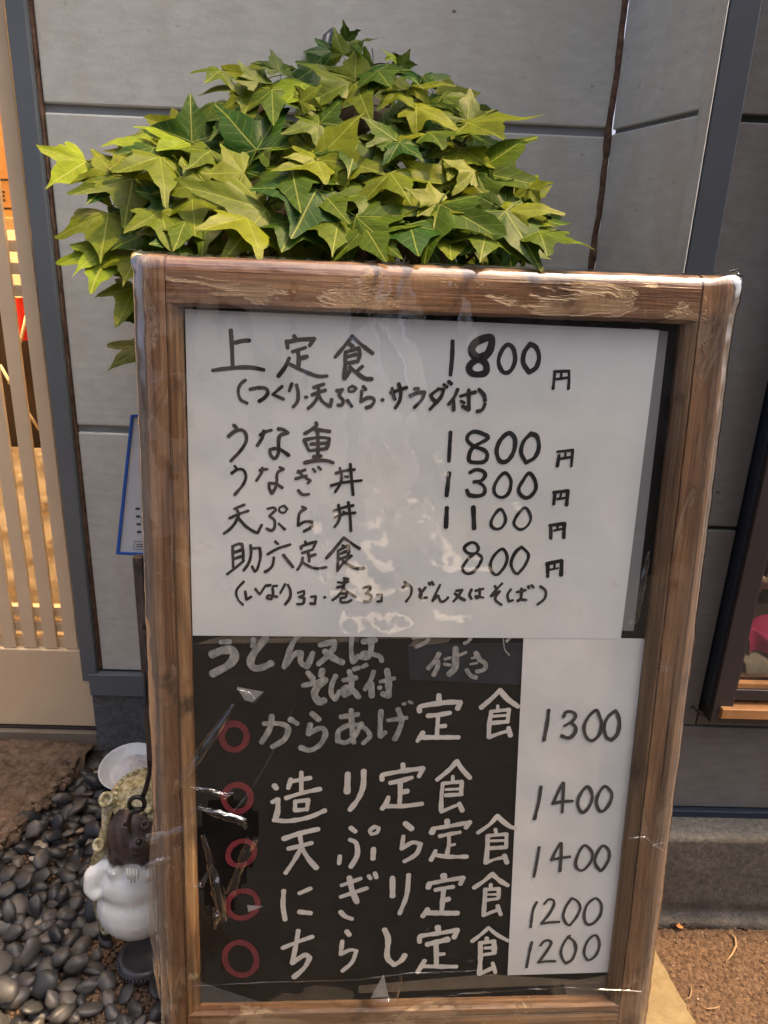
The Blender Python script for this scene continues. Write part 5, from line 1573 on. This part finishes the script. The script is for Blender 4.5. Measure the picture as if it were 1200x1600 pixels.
# small brown gravel and crumbs between them
mb = MB()
bmi = bmesh.new(); bmesh.ops.create_icosphere(bmi, subdivisions=1, radius=1.0)
iv = [v.co.copy() for v in bmi.verts]; ifs = [tuple(v.index for v in f.verts) for f in bmi.faces]; bmi.free()
for k in range(5200):
    if k < 2600:
        ang, q = rp.random() * 6.283, math.sqrt(rp.random())
        x, y = bare.x + math.cos(ang) * q * .085, bare.y + math.sin(ang) * q * .16
    else:
        g = atz(rp.uniform(-25, 262), rp.uniform(1180, 1640), BED); x, y = g.x, g.y
    if x > XK - .004 or y > 1.15: continue
    s = rp.uniform(.0010, .0034) * (1.25 if rp.random() < .15 else 1)
    sc3 = Vector((s * rp.uniform(.7, 1.4), s * rp.uniform(.7, 1.3), s * rp.uniform(.5, 1.0)))
    mb.add([Vector((x + p.x * sc3.x * (1 + noise.noise(p * 3 + Vector((k, 0, 0))) * .4), y + p.y * sc3.y, bedh(x, y) + s * .3 + p.z * sc3.z)) for p in iv], ifs)
setp(solo('gravel', mb, M_GRAVEL, kind='stuff'), 'brown gravel crumbs and soil bits between the pebbles', 'gravel')

# a few green sprigs between the pebbles
M_SPRIG = plain('green_sprig', (.10, .17, .03), .5, .4, .2, 30)
for (x, y, lab) in ((46, 1376, 'tiny green weed sprig between pebbles left of the tanuki'), (140, 1225, 'tiny yellow-green sprig near the mortar edge')):
    c = atz(x, y, BED + .015)
    mb = MB()
    for k in range(7):
        a = rp.random() * 6.28; l = rp.uniform(.004, .010)
        d = Vector((math.cos(a), math.sin(a), .5)) * l; s = Vector((-math.sin(a), math.cos(a), 0)) * l * .16
        mb.add([c, c + d * .5 + s + Vector((0, 0, .002)), c + d, c + d * .5 - s + Vector((0, 0, .002))], [(0, 1, 2, 3)])
    solo('weed_sprig', mb, M_SPRIG, lab, 'weed', loc=c)

# ================================================================== LITTER ON THE RIGHT
M_TWIG = plain('dry_pale_twig', (.30, .20, .11), .8, .3, .25, 60)
def twig(pts, r, lab):
    P = [atz(x, y, .004) for x, y in pts]
    solo('twig', MB().tube(P, [r * k for k in ([.7, 1, 1.1, 1, .5] if len(P) == 5 else [.7] + [1] * (len(P) - 2) + [.5])], 7), M_TWIG, lab, 'twig', loc=P[0], smooth=True)
twig([(1141, 1456), (1149, 1466), (1150, 1478), (1143, 1492), (1134, 1502)], .0016, 'curved dry twig on the pavement near the foundation')
twig([(1070, 1563), (1078, 1558), (1081, 1547), (1079, 1540)], .0009, 'tiny hooked twig at the edge of the pale slab')
twig([(1094, 1568), (1104, 1576), (1118, 1575), (1124, 1572)], .0008, 'thin curled root on the brown pavement below the other twigs')
mg = MB()
for k in range(900):
    g = Vector((rp.uniform(.30, .85), rp.uniform(.45, YB - .002), .002)); s = rp.uniform(.0006, .0019) * (1.6 if rp.random() < .06 else 1)
    mg.add([g + Vector((p.x * s * rp.uniform(.8, 1.3), p.y * s, p.z * s * .7)) for p in iv], ifs)
setp(solo('grit', mg, M_GRAVEL, kind='stuff'), 'loose brown grit scattered over the pavement', 'grit')
lc = atz(1062, 1449, .006)
M_DLEAF = plain('dry_orange_leaf', (.38, .16, .05), .7, .3, .3, 60)
mb = MB().grid(lambda a, b: lc + Vector(((a - .5) * .013 * math.sin(math.pi * (b * .8 + .1)), (b - .5) * .009, .003 * math.sin(a * 5) * b + .003)), 8, 8)
solo('dead_leaf', mb, M_DLEAF, 'curled orange dead leaf at the foot of the foundation', 'leaf', loc=lc, smooth=True)
mb = MB()
for k in range(60):
    g = lc + Vector((rp.gauss(-.004, .012), rp.gauss(.012, .006), 0)); s = rp.uniform(.002, .005)
    mb.add([g + Vector((p.x * s, p.y * s, abs(rp.gauss(.004, .004)) * 0 + s * .4 + p.z * s)) for p in iv], ifs)
md = MB()
for k in range(420):
    g = Vector((rp.uniform(.38, .80), YB - abs(rp.gauss(0, .0035)), 0)); s = rp.uniform(.0015, .0045)
    md.add([g + Vector((p.x * s * 1.4, p.y * s, s * .4 + p.z * s)) for p in iv], ifs)
setp(solo('dirt_line', md, M_SOIL, kind='stuff'), 'dark dirt gathered along the foot of the foundation', 'dirt')
solo('dirt_clump', mb, M_SOIL, 'dark clump of dirt heaped against the foundation corner', 'dirt', loc=lc)
